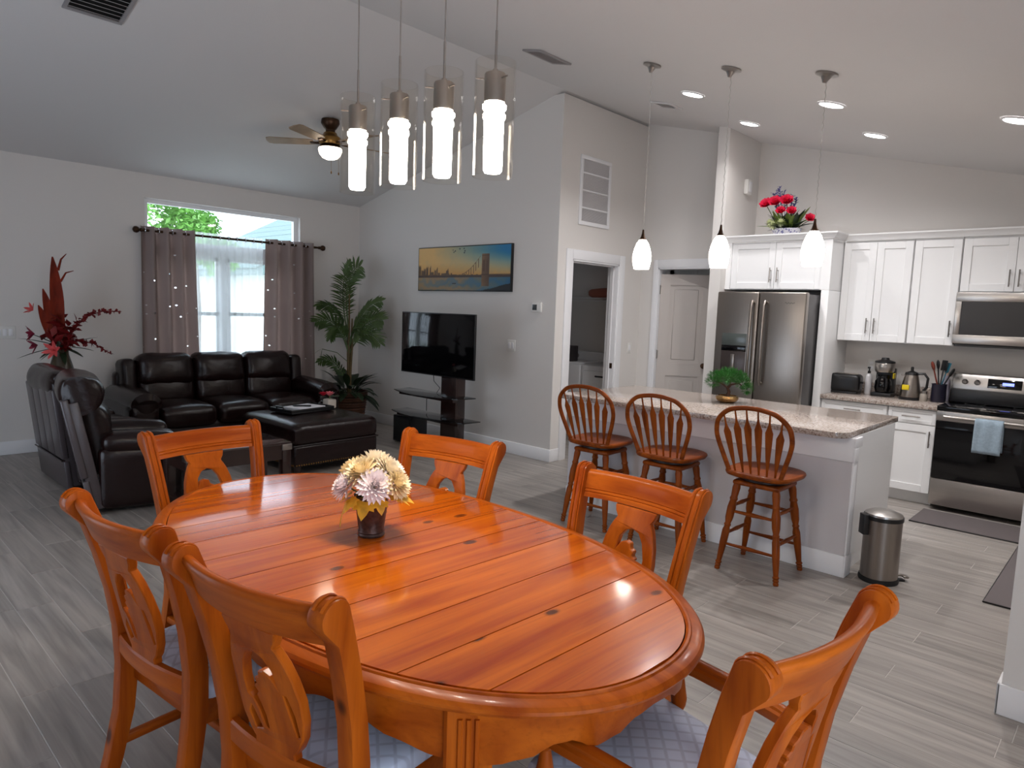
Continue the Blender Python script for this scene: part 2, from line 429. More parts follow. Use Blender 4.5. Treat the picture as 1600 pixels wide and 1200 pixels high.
# laundry and pantry rooms
wallX('wall_laundry_right', 7.52, 7.62, 4.4287, 6.7, (), 'dim wall inside the laundry room')
wallY('wall_laundry_back', 6.6, 6.7, 5.46, 7.52, 2.75, (), 'back wall of the laundry room')
wallX('wall_pantry_back', 8.2, 8.3, 3.252, 4.4287, (), 'back wall of the pantry')
wallY('wall_pantry_left', 4.4287, 4.549, 6.995, 8.3, 3.4, ())
wallY('wall_pantry_right', 3.252, 3.372, 7.35, 8.2, 3.2, ())
# ceilings: one slab each side of the ridge
def ceil(name, ya, yb, x0, x1, label):
    p = [(ya, zc(ya)), (yb, zc(yb)), (yb, zc(yb)+.12), (ya, zc(ya)+.12)]
    return struct(G().prism([p], lambda u, v, w: V((x0+(x1-x0)*w, u, v))), name, M_ceil, label)
ceil('ceiling', YR, 8.02, -1.32, 7.62, 'vaulted ceiling slope over the living room')
ceil('ceiling', -.92, YR, -1.32, 8.3, 'vaulted ceiling slope over dining table and kitchen')
struct(G().b(5.46, 7.52, 4.549, 6.6, 2.6, 2.66), 'ceiling_laundry', M_ceil)

# floor with its planks
fl = struct(G().b(-1.32, 8.3, -.92, 8.02, -.12, -.0014), 'floor', M_grout, 'grey wood look plank tile floor')
PW, PLN, GAP = .1583, .92, .0028
cells = []
k0 = int(math.floor((XW0-.703)/PW))
for k in range(k0, k0+62):
    x0 = .703+PW*k; x1 = x0+PW
    if x1 < XW0+.02 or x0 > 7.5: continue
    st = ((k*2) % 6)*PLN/6 + .17*((k*7) % 3)
    j = -3
    while True:
        y0 = -1.6+st+j*PLN-PLN; y1 = y0+PLN; j += 1
        if y0 > 7.885: break
        ca, cb = max(y0, YW0), min(y1, 7.885)
        if x0 > 7.23: ca, cb = max(ca, 4.55), min(cb, 6.6)
        cx0, cx1 = max(x0, XW0), min(x1, 7.52)
        if cb-ca > .03 and cx1-cx0 > .02: cells.append((cx0+GAP/2, cx1-GAP/2, ca+GAP/2, cb-GAP/2))
def plank_bm(g, x0, x1, y0, y1, zt=0, zb=-.006, ch=.0012):
    r = lambda i, z: [V((x0+i, y0+i, z)), V((x1-i, y0+i, z)), V((x1-i, y1-i, z)), V((x0+i, y1-i, z))]
    return g.rows([r(0, zb), r(0, zt-ch), r(ch, zt)])
def score(c):
    p = V(((c[0]+c[1])/2, (c[2]+c[3])/2, -HC)); d = p.dot(F_)
    if d < .3: return 99
    u = p.dot(R2)/d; v = p.dot(U2)/d
    if abs(u) > .80 or abs(v) > .66: return 50+d
    return d
cells.sort(key=score)
fullmesh = None
for c in cells[:298]:
    w, l = c[1]-c[0], c[3]-c[2]
    full = abs(w-(PW-GAP)) < 1e-4 and abs(l-(PLN-GAP)) < 1e-4
    if full and fullmesh:
        o = bpy.data.objects.new('plank', fullmesh); C.objects.link(o); o.parent = fl
    else:
        o = plank_bm(G(), -w/2, w/2, -l/2, l/2).obj('plank', M_plank, fl, sharp=20)
        if full: fullmesh = o.data
    o.location = ((c[0]+c[1])/2, (c[2]+c[3])/2, 0)
g = G()
for c in cells[298:]: plank_bm(g, *c)
g.obj('far_planks', M_plank, fl, sharp=20, kind='stuff')

# baseboards
def base(name, x0, x1, y0, y1): return struct(G().b(x0, x1, y0, y1, 0, .13, .006), name, M_trim)
base('baseboard_window', -1.2, 5.341, 7.87, 7.885)
base('baseboard_television', 5.326, 5.341, 4.415, 7.87)
base('baseboard_laundry', 5.341, 5.47, 4.4137, 4.4287)
base('baseboard_laundry', 6.51, 6.875, 4.4137, 4.4287)
base('baseboard_right', 3.26, 3.275, -.8, .325); base('baseboard_right', 3.26, 3.395, .31, .325)
base('baseboard_left', -1.2, -1.185, 5.42, 7.87); base('baseboard_left', -1.2, -1.185, -.8, 3.38)
base('baseboard_stub', 6.485, 6.5, 3.3, 3.372)

# window
wf = T('window_1', None, None); wf['kind'] = 'structure'; wf['label'] = 'living room window with a wide transom pane on top'
g = G(); y0, y1 = 7.95, 8.0
g.b(WX0, WX0+.05, y0, y1, WZ0, WZ1).b(WX1-.05, WX1, y0, y1, WZ0, WZ1).b(WX0+.05, WX1-.05, y0, y1, WZ1-.045, WZ1).b(WX0+.05, WX1-.05, y0, y1, WZ0, WZ0+.05)
g.obj('window_frame', M_trim, wf)
G().b(WX0+.05, WX1-.05, 7.93, 8.0, 2.02, 2.17, .004).obj('mullion', M_trim, wf)
G().b(3.48, 3.58, 7.94, 8.0, WZ0+.05, 2.02, .004).obj('mullion', M_trim, wf)
for xa, xb in ((WX0+.05, 3.48), (3.58, WX1-.05)):
    g = G()
    for za, zb in ((WZ0+.05, 1.40), (1.36, 2.02)):
        g.b(xa, xa+.035, 7.955, 7.985, za, zb).b(xb-.035, xb, 7.955, 7.985, za, zb).b(xa, xb, 7.955, 7.985, za, za+.04).b(xa, xb, 7.955, 7.985, zb-.035, zb)
    g.obj('sash', M_trim, wf)
    G().b(xa+.03, xb-.03, 7.968, 7.972, WZ0+.08, 1.99).obj('pane', M_pane, wf)
G().b(WX0+.05, WX1-.05, 7.973, 7.977, 2.17, WZ1-.045).obj('pane', M_pane, wf, 'clear transom pane')
G().b(WX0-.03, WX1+.03, 7.86, 7.95, WZ0-.03, WZ0, .005).obj('window_sill', M_trim, wf)

# sliding door in the left wall (behind the frame edge, daylight comes through it)
sd = T('door_1', None, None); sd['kind'] = 'structure'; sd['label'] = 'glass sliding door in the left wall'
ya, yb = 3.4, 5.4; ym = (ya+yb)/2
g = G(); g.b(-1.31, -1.21, ya, ya+.07, 0, 2.1).b(-1.31, -1.21, yb-.07, yb, 0, 2.1).b(-1.31, -1.21, ya+.07, yb-.07, 2.03, 2.1).b(-1.29, -1.23, ym-.05, ym+.05, .05, 2.03).b(-1.31, -1.21, ya+.07, yb-.07, 0, .05)
g.obj('door_frame', M_trim, sd)
G().b(-1.262, -1.258, ya+.07, ym-.05, .05, 2.03).obj('pane', M_pane, sd); G().b(-1.262, -1.258, ym+.05, yb-.07, .05, 2.03).obj('pane', M_pane, sd)

bd = T('door_3', None, None); bd['kind'] = 'structure'; bd['label'] = 'glass sliding door in the wall behind the camera'
g = G(); xa, xb, xm = -.6, 1.6, .5
g.b(xa, xa+.07, -.91, -.81, 0, 2.1).b(xb-.07, xb, -.91, -.81, 0, 2.1).b(xa+.07, xb-.07, -.91, -.81, 2.03, 2.1).b(xm-.05, xm+.05, -.89, -.83, .05, 2.03).b(xa+.07, xb-.07, -.91, -.81, 0, .05)
g.obj('door_frame', M_trim, bd)
G().b(xa+.07, xm-.05, -.862, -.858, .05, 2.03).obj('pane', M_pane, bd); G().b(xm+.05, xb-.07, -.862, -.858, .05, 2.03).obj('pane', M_pane, bd)

# door casings and jambs
def casingY(name, x0, x1, z, yf, yb, w=.1, label=None):   # around an opening in a wall facing -Y
    g = G()
    g.b(x0-w, x0, yf-.018, yf, 0, z+w, .004).b(x1, x1+w, yf-.018, yf, 0, z+w, .004).b(x0, x1, yf-.018, yf, z, z+w, .004)
    g.b(x0-.002, x0+.018, yf-.01, yb+.01, 0, z, .002).b(x1-.018, x1+.002, yf-.01, yb+.01, 0, z, .002).b(x0, x1, yf-.01, yb+.01, z-.018, z+.002, .002)
    g.b(x0+.018, x0+.03, yf+.05, yf+.09, 0, z-.018).b(x1-.03, x1-.018, yf+.05, yf+.09, 0, z-.018).b(x0+.018, x1-.018, yf+.05, yf+.09, z-.03, z-.018)
    return struct(g, name, M_trim, label)
lt = casingY('trim_1', LX0, LX1, LZ, 4.4287, 4.549, label='white casing of the open laundry doorway')
G().b(LX1-.0215, LX1-.0185, 4.44, 4.475, .93, .99, .001).obj('strike_plate', M_bronze, lt)
g = G(); xf = 6.875
g.b(xf-.018, xf, PY1, PY1+.06, 0, PZ+.09, .004).b(xf-.018, xf, PY0-.06, PY0, 0, PZ+.09, .004).b(xf-.018, xf, PY0, PY1, PZ, PZ+.09, .004)
g.b(xf-.01, 7.0, PY1-.018, PY1+.002, 0, PZ, .002).b(xf-.01, 7.0, PY0-.002, PY0+.018, 0, PZ, .002).b(xf-.01, 7.0, PY0, PY1, PZ-.018, PZ+.002, .002)
struct(g, 'trim_2', M_trim, 'white casing of the pantry door')

# pantry door, slightly ajar: hinged at its left edge
dr = T('door_2', None, None, (6.905, PY1-.022, 0), math.radians(30)); dr['kind'] = 'structure'; dr['label'] = 'white two panel pantry door standing ajar'
M_door = mat('door_paint', lin(198, 190, 184), .5)
dw, dh = .58, PZ-.07        # leaf runs along local -Y
g = G(); t0, t1 = 0, .035
g.b(t0, t1, -.11, 0, .012, dh).b(t0, t1, -dw, -dw+.11, .012, dh)
for za, zb in ((.012, .22), (.86, 1.0), (dh-.12, dh)): g.b(t0, t1, -dw+.11, -.11, za, zb)
g.obj('door_leaf', M_door, dr)
for za, zb in ((.22, .86), (1.0, dh-.12)):
    g = G(); g.b(.014, .021, -dw+.11, -.11, za, zb); g.b(.005, .030, -dw+.155, -.155, za+.045, zb-.045, .009, 1); g.obj('panel', M_door, dr)
for z in (.22, 1.10, 1.84):
    g = G(); g.b(-.004, .006, -.012, .02, z-.045, z+.045).tube([(-.006, .004, z-.05), (-.006, .004, z+.05)], .007); g.obj('hinge', M_nickel, dr)
g = G(); g.lathe([(.0, 0), (.03, .0), (.03, .008), (.012, .012), (.012, .035), (.026, .045), (.03, .058), (.022, .07), (.0, .073)], 14, Matrix.Translation((0, -dw+.06, .99)) @ Matrix.Rotation(-PI/2, 4, 'Y'))
g.obj('knob', M_bronze, dr)

# ceiling and wall fittings of the shell
def ceilM(x, y):
    s = -.25 if y > YR else .25
    n = V((0, -s, 1)).normalized(); t = V((0, 1, s)).normalized()
    return Matrix(((1, t.x, n.x, x), (0, t.y, n.y, y), (0, t.z, n.z, zc(y)), (0, 0, 0, 1)))
def vent(name, label, x, y, sx, sy, m, n=7, rot=0):
    t = T(name, label, 'vent'); t.matrix_world = ceilM(x, y) @ Matrix.Rotation(rot, 4, 'Z')
    g = G(); f = .025
    g.b(-sx/2, sx/2, -sy/2, -sy/2+f, -.014, -.001, .002).b(-sx/2, sx/2, sy/2-f, sy/2, -.014, -.001, .002).b(-sx/2, -sx/2+f, -sy/2+f, sy/2-f, -.014, -.001, .002).b(sx/2-f, sx/2, -sy/2+f, sy/2-f, -.014, -.001, .002)
    g.obj('frame', m, t)
    for i in range(n):
        y2 = -sy/2+f+(sy-2*f)*(i+.5)/n
        G().b(-sx/2+f, sx/2-f, -.012, .004, -.011, -.008, M=Matrix.Translation((0, y2, 0)) @ Matrix.Rotation(.5, 4, 'X')).obj('slat', m, t)
    G().b(-sx/2+f, sx/2-f, -sy/2+f, sy/2-f, -.003, -.001).obj('duct_back', M_rubber, t)
    return t
M_vent = mat('grey_vent_metal', lin(150, 146, 146), .5)
vent('ceiling_vent', 'grey slatted ceiling vent near the chandelier, in front of the ridge', 4.14, 3.62, .36, .2, M_vent)
vent('ceiling_vent', 'grey ceiling vent at the top left corner of the picture', 1.55, 5.30, .36, .36, M_vent)
vent('ceiling_vent', 'small pale ceiling vent above the laundry wall beside the recessed lamps', 5.62, 3.45, .22, .22, M_ceil, 5)

rg = T('return_grille', 'tall white return air grille of four panels above the laundry doorway', 'grille', (5.905, 4.4287, 2.448))
g = G(); w_, h_ = .265, .70
g.b(-w_, w_, -.016, -.001, 0, .04, .003).b(-w_, w_, -.016, -.001, h_-.04, h_, .003).b(-w_, -w_+.04, -.016, -.001, .04, h_-.04, .003).b(w_-.04, w_, -.016, -.001, .04, h_-.04, .003)
for i in range(1, 4): g.b(-w_+.04, w_-.04, -.014, -.001, h_*i/4-.008+.0, h_*i/4+.008)
g.obj('frame', M_trim, rg)
for i in range(4):
    g = G(); za, zb = h_*i/4+.012, h_*(i+1)/4-.012
    if i == 0: za = .045
    if i == 3: zb = h_-.045
    for q in range(14):
        zz = za+(zb-za)*(q+.5)/14
        g.b(-w_+.042, w_-.042, -.004, .004, -.0012, .0012, M=Matrix.Translation((0, -.007, zz)) @ Matrix.Rotation(-.6, 4, 'X'))
    g.b(-w_+.041, w_-.041, -.003, -.001, za, zb)
    g.obj('louvre_panel', mat('louvre_white_%d' % i, lin(215, 213, 214), .5) if i == 0 else bpy.data.materials['louvre_white_0'], rg)

def plate(name, label, cat, loc, rz, w, h, toggles=1):
    t = T(name, label, cat, loc, rz)
    G().b(-w/2, w/2, -.007, -.0005, -h/2, h/2, .003).obj('plate', M_plate, t)
    for i in range(toggles):
        x = (i-(toggles-1)/2)*.046
        G().b(x-.016, x+.016, -.011, -.006, -.033, .033, .002).obj('rocker', M_trim, t)
    return t
plate('light_switch', 'white double rocker switch plate on the wall right of the television', 'switch', (5.341, 5.022, 1.17), -PI/2, .12, .12, 2)
plate('light_switch', 'white switch plate on the wall between laundry and pantry doors', 'switch', (6.70, 4.4287, 1.16), 0, .075, .12, 1)
plate('light_switch', 'white triple switch plate on the window wall, left of the red flowers', 'switch', (1.42, 7.885, 1.17), 0, .17, .12, 3)
t = T('thermostat', 'small white square thermostat with dark screen on the wall', 'thermostat', (5.341, 4.67, 1.585), -PI/2)
G().b(-.065, .065, -.026, -.0005, -.05, .05, .005).obj('body', M_plate, t); G().b(-.048, .012, -.028, -.025, -.03, .028, .001).obj('screen', mat('lcd_grey', lin(70, 74, 76), .2), t)
t = T('door_chime', 'small white box high on the wall beside the flower arrangement', 'chime', (6.93, 3.252, 2.90), 0)
G().b(-.055, .055, -.05, -.0005, -.075, .075, .012).obj('cover', M_plate, t); G().b(-.035, .035, -.053, -.049, -.05, .05, .003).obj('grille', M_trim, t)
# ------------------------------------------------------------------ dining table
TC = V((1.34, 1.80)); TA, TB, TN = .62, 1.10, 2.2
table = T('dining_table', 'oval honey pine dining table with planked top and scalloped apron', 'table', (TC.x, TC.y, 0), math.radians(-2))
def sup(t, a, b, n=TN):
    c, s = math.cos(t), math.sin(t)
    return V((a*math.copysign(abs(c)**(2/n), c), b*math.copysign(abs(s)**(2/n), s)))
RIM = .042
ia, ib = TA-RIM, TB-RIM
inner = [sup(2*PI*i/240, ia, ib) for i in range(240)]
def xat(y): return ia*max(0, 1-abs(y/ib)**TN)**(1/TN)
y_ = 1.29-TC.y-.18*3-.012
k = 0
while y_ < ib:
    ya, yb = max(y_+.0019, -ib+.003), min(y_+.18-.0019, ib-.003)
    if yb-ya > .02 and ya < ib:
        n = 26; ys = [ya+(yb-ya)*i/n for i in range(n+1)] if yb < ib-.01 and ya > -ib+.01 else [ya+(yb-ya)*(.5-.5*math.cos(PI*i/n)) for i in range(n+1)]
        pl = [(xat(y)-.002, y) for y in ys]+[(-xat(y)+.002, y) for y in ys[::-1]]
        g = G().prism([pl], lambda u, v, w: V((u, v, .742+.0232*w)))
        g.obj('plank', pine_top, table, sharp=25)
    y_ += .18
# board under the planks
G().prism([[tuple(sup(2*PI*i/80, ia+.01, ib+.01)) for i in range(80)]], lambda u, v, w: V((u, v, .728+.0135*w))).obj('underboard', M_board, table)
prof = [(-.040, .742), (-.040, .7625), (-.034, .7665), (-.028, .7665), (-.025, .762), (-.022, .7615), (-.010, .7605), (.0, .757), (.006, .750), (.007, .743), (.003, .735), (-.006, .731), (-.012, .730), (-.018, .724), (-.045, .722), (-.06, .728)]
rows = []
for i in range(160):
    t = 2*PI*i/160; p = sup(t, TA, TB); q = sup(t+.01, TA, TB)-sup(t-.01, TA, TB); nn = V((q.y, -q.x)).normalized()
    rows.append([V((p.x+nn.x*d, p.y+nn.y*d, z)) for d, z in prof])
G().rows(rows, True, False, True).obj('edge_moulding', pine[1], table, sharp=30)
# scalloped apron
def scallop(u):      # u 0..1 between two legs
    u = abs(2*u-1)
    k = [(0, .675), (.14, .668), (.26, .645), (.40, .632), (.52, .655), (.60, .650), (.75, .618), (.9, .600), (1, .592)]
    for (a, za), (b2, zb) in zip(k, k[1:]):
        if u <= b2:
            f = (u-a)/(b2-a); f = f*f*(3-2*f); return za+(zb-za)*f
    return .592
la = [math.radians(a) for a in (52, 128, 232, 308)]
rows = []; n = 200
for i in range(n):
    t = 2*PI*i/n
    seg = [(la[0], la[1]), (la[1], la[2]), (la[2], la[3]), (la[3], la[0]+2*PI)]
    tt = t if t >= la[0] else t+2*PI
    for a, b2 in seg:
        if a <= tt <= b2: z = scallop((tt-a)/(b2-a))
    p = sup(t, TA-.040, TB-.040); p2 = sup(t, TA-.062, TB-.062)
    rows.append([V((p.x, p.y, .727)), V((p.x, p.y, z+.004)), V((p.x*.998, p.y*.998, z)), V((p2.x, p2.y, z)), V((p2.x, p2.y, .727))])
G().rows(rows, True, False, True).obj('apron', pine[1], table)
for a in la:
    p = sup(a, TA-.088, TB-.088); ang = math.atan2(p.y*.45, p.x)
    g = G(); hw = [.052, .052, .046, .036, .030, .028, .036]; zz = [.727, .58, .50, .30, .12, .04, .0]
    rws = []
    for w, z in zip(hw, zz):
        ins = .012; w2 = w*.86
        rws.append([V((x, y, z)) for x, y in ((-w, -w2), (-w2, -w), (w2, -w), (w, -w2), (w, w2), (w2, w), (-w2, w), (-w, w2))])
    g.rows(rws[::-1])
    for q in (-.018, 0, .018):
        g.tube([(.0525, q, .70), (.0525, q, .585), (.047, q, .50), (.037, q*.8, .30)], .006, 6)
    for v in g.bm.verts: v.co = Matrix.Translation((p.x, p.y, 0)) @ Matrix.Rotation(ang, 4, 'Z') @ v.co
    g.obj('leg', pine[2], table)

# ------------------------------------------------------------------ dining chairs
def arc(cx, cy, r, a0, a1, n): return [(cx+r*math.cos(math.radians(a0+(a1-a0)*i/n)), cy+r*math.sin(math.radians(a0+(a1-a0)*i/n))) for i in range(n+1)]
SC = [(-.315, 0, .036), (-.272, .15, .042), (-.240, .30, .048), (-.225, .44, .054), (-.228, .56, .052), (-.246, .68, .047), (-.274, .80, .045), (-.300, .89, .045)]
def stile_outline():
    f, bk = [], []
    for i, (y, z, t) in enumerate(SC):
        a = SC[max(i-1, 0)]; b2 = SC[min(i+1, len(SC)-1)]
        d = V((b2[0]-a[0], b2[1]-a[1])).normalized(); nn = V((d.y, -d.x))   # towards +y
        f.append((y+nn.x*t/2, z+nn.y*t/2)); bk.append((y-nn.x*t/2, z-nn.y*t/2))
    top = arc(-.334, .952, .036, 18, 215, 12)
    return f+top+bk[::-1]
SO = stile_outline()
def sx(z): return .192+.050*max(0, z-.35)/.6 + (.012*max(0, .35-z)/.35)
def lean_y(z):
    for (y0, z0, t0), (y1, z1, t1) in zip(SC, SC[1:]):
        if z <= z1: return y0+(y1-y0)*(z-z0)/(z1-z0)
    return SC[-1][0]-(z-.89)*.33
BOW = .042
def bow(x): return -BOW*(1-(x/.235)**2)
SPL = [(-.088, .292), (-.082, .272), (-.070, .256), (-.078, .246), (-.090, .225), (-.103, .19), (-.111, .145), (-.110, .10), (-.100, .06), (-.082, .03), (-.066, .014), (-.068, 0)]
SPL = SPL+[(-x, z) for x, z in SPL[::-1]]
H1 = [(-.050, .165), (-.044, .20), (-.025, .222), (.0, .230), (.028, .222), (.050, .196), (.066, .152), (.066, .116), (.050, .110), (.030, .086), (.018, .052), (.006, .050), (.010, .082), (.022, .108), (.032, .124), (.022, .132), (.034, .144), (.020, .152), (.024, .166), (.008, .172), (.004, .187), (-.014, .191), (-.034, .185)]
H2 = [(-.072, .152), (-.064, .150), (-.072, .110), (-.084, .060), (-.092, .062), (-.086, .110)]
H3 = [(.030, .045), (.062, .088), (.072, .070), (.058, .036)]
def side_chair(name, label, armed=False):
    t = T(name, label, 'chair', group=None)
    for s in (-1, 1):
        g = G().prism([SO], lambda u, v, w: V((s*(sx(v))+(w-.5)*.044, u, v)))
        g.soften(.005, .6, 2)
        for q in (-.011, .011):
            pts = []
            for y, z, th in SC[4:]: pts.append((s*sx(z)+q, y+th/2+.0005, z+.008))
            for y, z in arc(-.334, .952, .0365, 30, 150, 8): pts.append((s*sx(z)+q, y, z))
            g.tube(pts, .0045, 6)
        g.obj('back_leg', pine[2], t)
    # crest rail: bowed, rolled over at the top, two scored lines on the front
    pr = [(0, .872)]
    for zg in (.889, .900): pr += [(0, zg-.003), (-.0035, zg), (0, zg+.003)]
    pr += [(0, .945)]+[(-.0145+.0155*math.cos(math.radians(a)), .952+.0155*math.sin(math.radians(a))) for a in range(0, 181, 20)]+[(-.029, .945), (-.026, .925), (-.025, .872)]
    rows = []
    for i in range(19):
        x = -.228+.456*i/18
        rows.append([V((x*(1+.0*z), -.300+.012-(z-.89)*.36+dy+bow(x), z)) for dy, z in pr])
    G().rows(rows).obj('crest_rail', pine[0], t, sharp=30)
    # lower cross rail
    rows = []
    for i in range(13):
        x = -.20+.40*i/12; z = .512
        y = lean_y(.53)+bow(x)*.75
        rows.append([V((x, y+dy, z+dz)) for dy, dz in ((.013, -.024), (.013, .020), (.008, .026), (-.008, .026), (-.013, .020), (-.013, -.024))])
    G().rows(rows).obj('lower_rail', pine[0], t)
    def spf(u, v, w):
        z = .536+v*1.14
        return V((-u, lean_y(z)+bow(u)*(.75+.25*v/.29)+(.5-w)*.024, z))
    g = G().prism([SPL, H1, H2, H3], spf); g.soften(.003, .7, 1); g.obj('splat', pine[2], t, 'vase shaped splat pierced with a carved leaf', sharp=25)
    # seat frame and cushion
    fr = [(-.205, -.215), (.205, -.215), (.245, .215), (.225, .235), (-.225, .235), (-.245, .215)]
    hole = [(-.18, -.19), (.18, -.19), (.21, .205), (-.21, .205)]
    g = G().prism([fr, hole], lambda u, v, w: V((u, v, .385+.07*w))); g.soften(.006, .6, 2); g.obj('seat_frame', pine[0], t)
    g = G().cushion(.455, .43, .06, .026, .014, n=11)
    for v in g.bm.verts: v.co = V((v.co.x*(1+.10*v.co.y/.215*.9), v.co.y+.012, v.co.z+.472))
    g.obj('seat_cushion', M_seat, t)
    for s in (-1, 1):
        rws = []
        for z, w, dx, dy in ((.40, .024, 0, 0), (.34, .026, .004, .006), (.22, .020, .002, .002), (.08, .016, 0, 0), (.03, .018, 0, .004), (0, .020, 0, .006)):
            c = V((s*(.215+dx), .20+dy, z)); rws.append([c+V((a*w, b2*w, 0)) for a, b2 in ((-1, -.7), (-.7, -1), (.7, -1), (1, -.7), (1, .7), (.7, 1), (-.7, 1), (-1, .7))])
        G().rows(rws[::-1]).obj('front_leg', pine[2], t)
        g = G().b(s*.205-.011, s*.205+.011, -.245, .19, .175, .205, .005); g.obj('stretcher', pine[1], t)
    G().b(-.20, .20, -.03, -.008, .178, .202, .005).obj('stretcher', pine[0], t)
    if armed:
        for s in (-1, 1):
            g = G(); rws = []
            path = [(-.240, .217, .612), (-.15, .230, .618), (-.02, .245, .619), (.10, .255, .615), (.165, .255, .612), (.198, .252, .607), (.214, .25, .598)]
            for i, (y, x, z) in enumerate(path):
                k = (1, 1, 1.05, 1.15, 1.25, 1.05, .6)[i]
                rws.append([V((s*x+a*.019*k, y, z+b2*.021*min(k, 1))) for a, b2 in ((-1, -.8), (-.8, -1), (.8, -1), (1, -.8), (1.1, .2), (.8, .45), (.75, .8), (.45, 1), (-.45, 1), (-.75, .8), (-.8, .45), (-1.1, .2))])
            g.rows(rws).obj('arm', pine[1], t)
            pf = [(.016, .44), (.018, .465), (.013, .472), (.020, .49), (.022, .51), (.015, .55), (.012, .568), (.018, .576), (.012, .584), (.020, .597)]
            g = G().lathe(pf, 12, cx=s*.252, cy=.150); g.b(s*.236-.016, s*.236+.016, .130, .170, .40, .445, .004); g.obj('arm_post', pine[2], t)
    return t
def place(mid, f, off=.325):
    f = V(f).normalized(); return (mid[0]+f.x*off, mid[1]+f.y*off, 0), math.atan2(f.y, f.x)-PI/2
CH = [((2.000, 2.228), (-.982, -.187), 'pine dining chair right behind the flower vase, towards the television'),
      ((2.030, 1.272), (-.999, .04), 'pine dining chair in front of the bar stools, on the far side of the table'),
      ((.587, 1.985), (.994, .112), 'pine dining chair on the near long side of the table, leftmost in the picture'),
      ((.653, 1.346), (.982, .189), 'pine dining chair seen from behind, its crest rail overlapping the table top'),
      ((1.255, 3.042), (.088, -.996), 'pine dining chair at the far end of the table, before the dark armchairs')]
ch0 = None
for m_, f_, lb in CH:
    loc, rz = place(m_, f_)
    if ch0 is None:
        ch0 = side_chair('dining_chair', lb); ch0.location = loc; ch0.rotation_euler = (0, 0, rz); ch0['group'] = 'dining chairs around the table'
    else: dup(ch0, loc, rz, lb)
ac = side_chair('dining_chair', 'pine dining armchair with arms at the near end of the table, lower right', True)
ac.location, rz = place((1.326, .41), (.111, .994)); ac.rotation_euler = (0, 0, rz); ac['group'] = 'dining chairs around the table'

# ------------------------------------------------------------------ flowers on the table
TZ = .7665
vx, vy = 1.342, 1.891
pot = T('flower_pot', 'small tapered bronze pot on the dining table holding the pale chrysanthemums', 'pot', (vx, vy, TZ))
M_pot = mat('aged_bronze_pot', lin(74, 54, 48), .4, metal=.55, var=.5, vscale=60, bump=.3, bscale=90)
g = G().lathe([(.0, .0), (.044, .0), (.046, .006), (.043, .012), (.045, .016), (.043, .022), (.048, .06), (.058, .135), (.060, .142), (.056, .142), (.050, .12), (.0, .11)], 28); g.obj('body', M_pot, pot)
G().lathe([(0, .11), (.050, .118), (0, .122)], 16, caps=False).obj('moss', mat('moss', lin(50, 60, 28), .9), pot)
M_pet = [mat('petal_cream', lin(255, 240, 214), .6, var=.05, vscale=40), mat('petal_peach', lin(254, 232, 186), .6, var=.06, vscale=40), mat('petal_blush', lin(255, 240, 238), .6, var=.06, vscale=40)]
M_stem = mat('stem_green', lin(86, 96, 48), .6)
bq = T('chrysanthemum_bouquet', 'round bunch of cream and blush chrysanthemums with yellow leaves in the bronze pot', 'flowers', (vx, vy, TZ+.123))
def bloom(r, n=120):
    g = G()
    for i in range(n):
        f = (i+.5)/n; th = i*2.39996; ph = f*1.75
        d = V((math.sin(ph)*math.cos(th), math.sin(ph)*math.sin(th), math.cos(ph)))
        up = V((0, 0, 1)) if ph > .3 else V((math.cos(th+1), math.sin(th+1), .3))
        L = r*(.55+.45*min(1, ph/1.1)); b0 = d*r*.25
        g.leaf(b0, d+V((0, 0, .12)), up, L*.85, r*.30, droop=-.25+.35*f, n=3, fold=.28)
    g.bm.verts.ensure_lookup_table(); return g
rr = random.Random(3)
blooms = [(-.062, .030, .082, .058, 1), (.006, .036, .108, .062, 0), (-.024, -.026, .094, .060, 1), (.054, .0, .094, .060, 0), (.022, -.060, .060, .060, 2), (-.075, -.030, .050, .054, 2), (.046, .065, .072, .052, 1), (-.02, .07, .08, .052, 0), (.084, -.035, .062, .054, 1)]
# camera looks along +x +y; scatter given in the frame (right, away)
ex, ey = V((R_.x, R_.y, 0)), V((F_.x, F_.y, 0)).normalized()
for px, py, pz, r, mi in blooms:
    p = ex*px+ey*py+V((0, 0, pz))
    d = (V((p.x, p.y, .055))).normalized(); q = d.to_track_quat('Z', 'Y').to_matrix().to_4x4()
    g = bloom(r)
    M = Matrix.Translation(p) @ q
    for v in g.bm.verts: v.co = M @ v.co
    bo = g.obj('bloom', M_pet[mi], bq, sharp=80)
    G().tube([(p.x*.2, p.y*.2, -.01), p*.55, p], .003, 5).obj('stem', M_stem, bo)
M_yl = mat('yellow_autumn_leaf', lin(226, 168, 40), .5, var=.3, vscale=30)
def maple(base, d, up, L):
    g = G(); d = V(d).normalized(); s = d.cross(V(up)).normalized(); nrm = s.cross(d)
    out = [(0, 0), (.18, .05), (.45, .02), (.36, .2), (.62, .35), (.45, .45), (.5, .62), (.28, .6), (.2, .8), (0, 1.05), (-.2, .8), (-.28, .6), (-.5, .62), (-.45, .45), (-.62, .35), (-.36, .2), (-.45, .02), (-.18, .05)]
    def fn(u, v, w): return V(base)+s*u*L+d*v*L+nrm*(-.35*L*(v*v)-.18*L*abs(u)+w*.0012)
    return g.prism([out], fn)
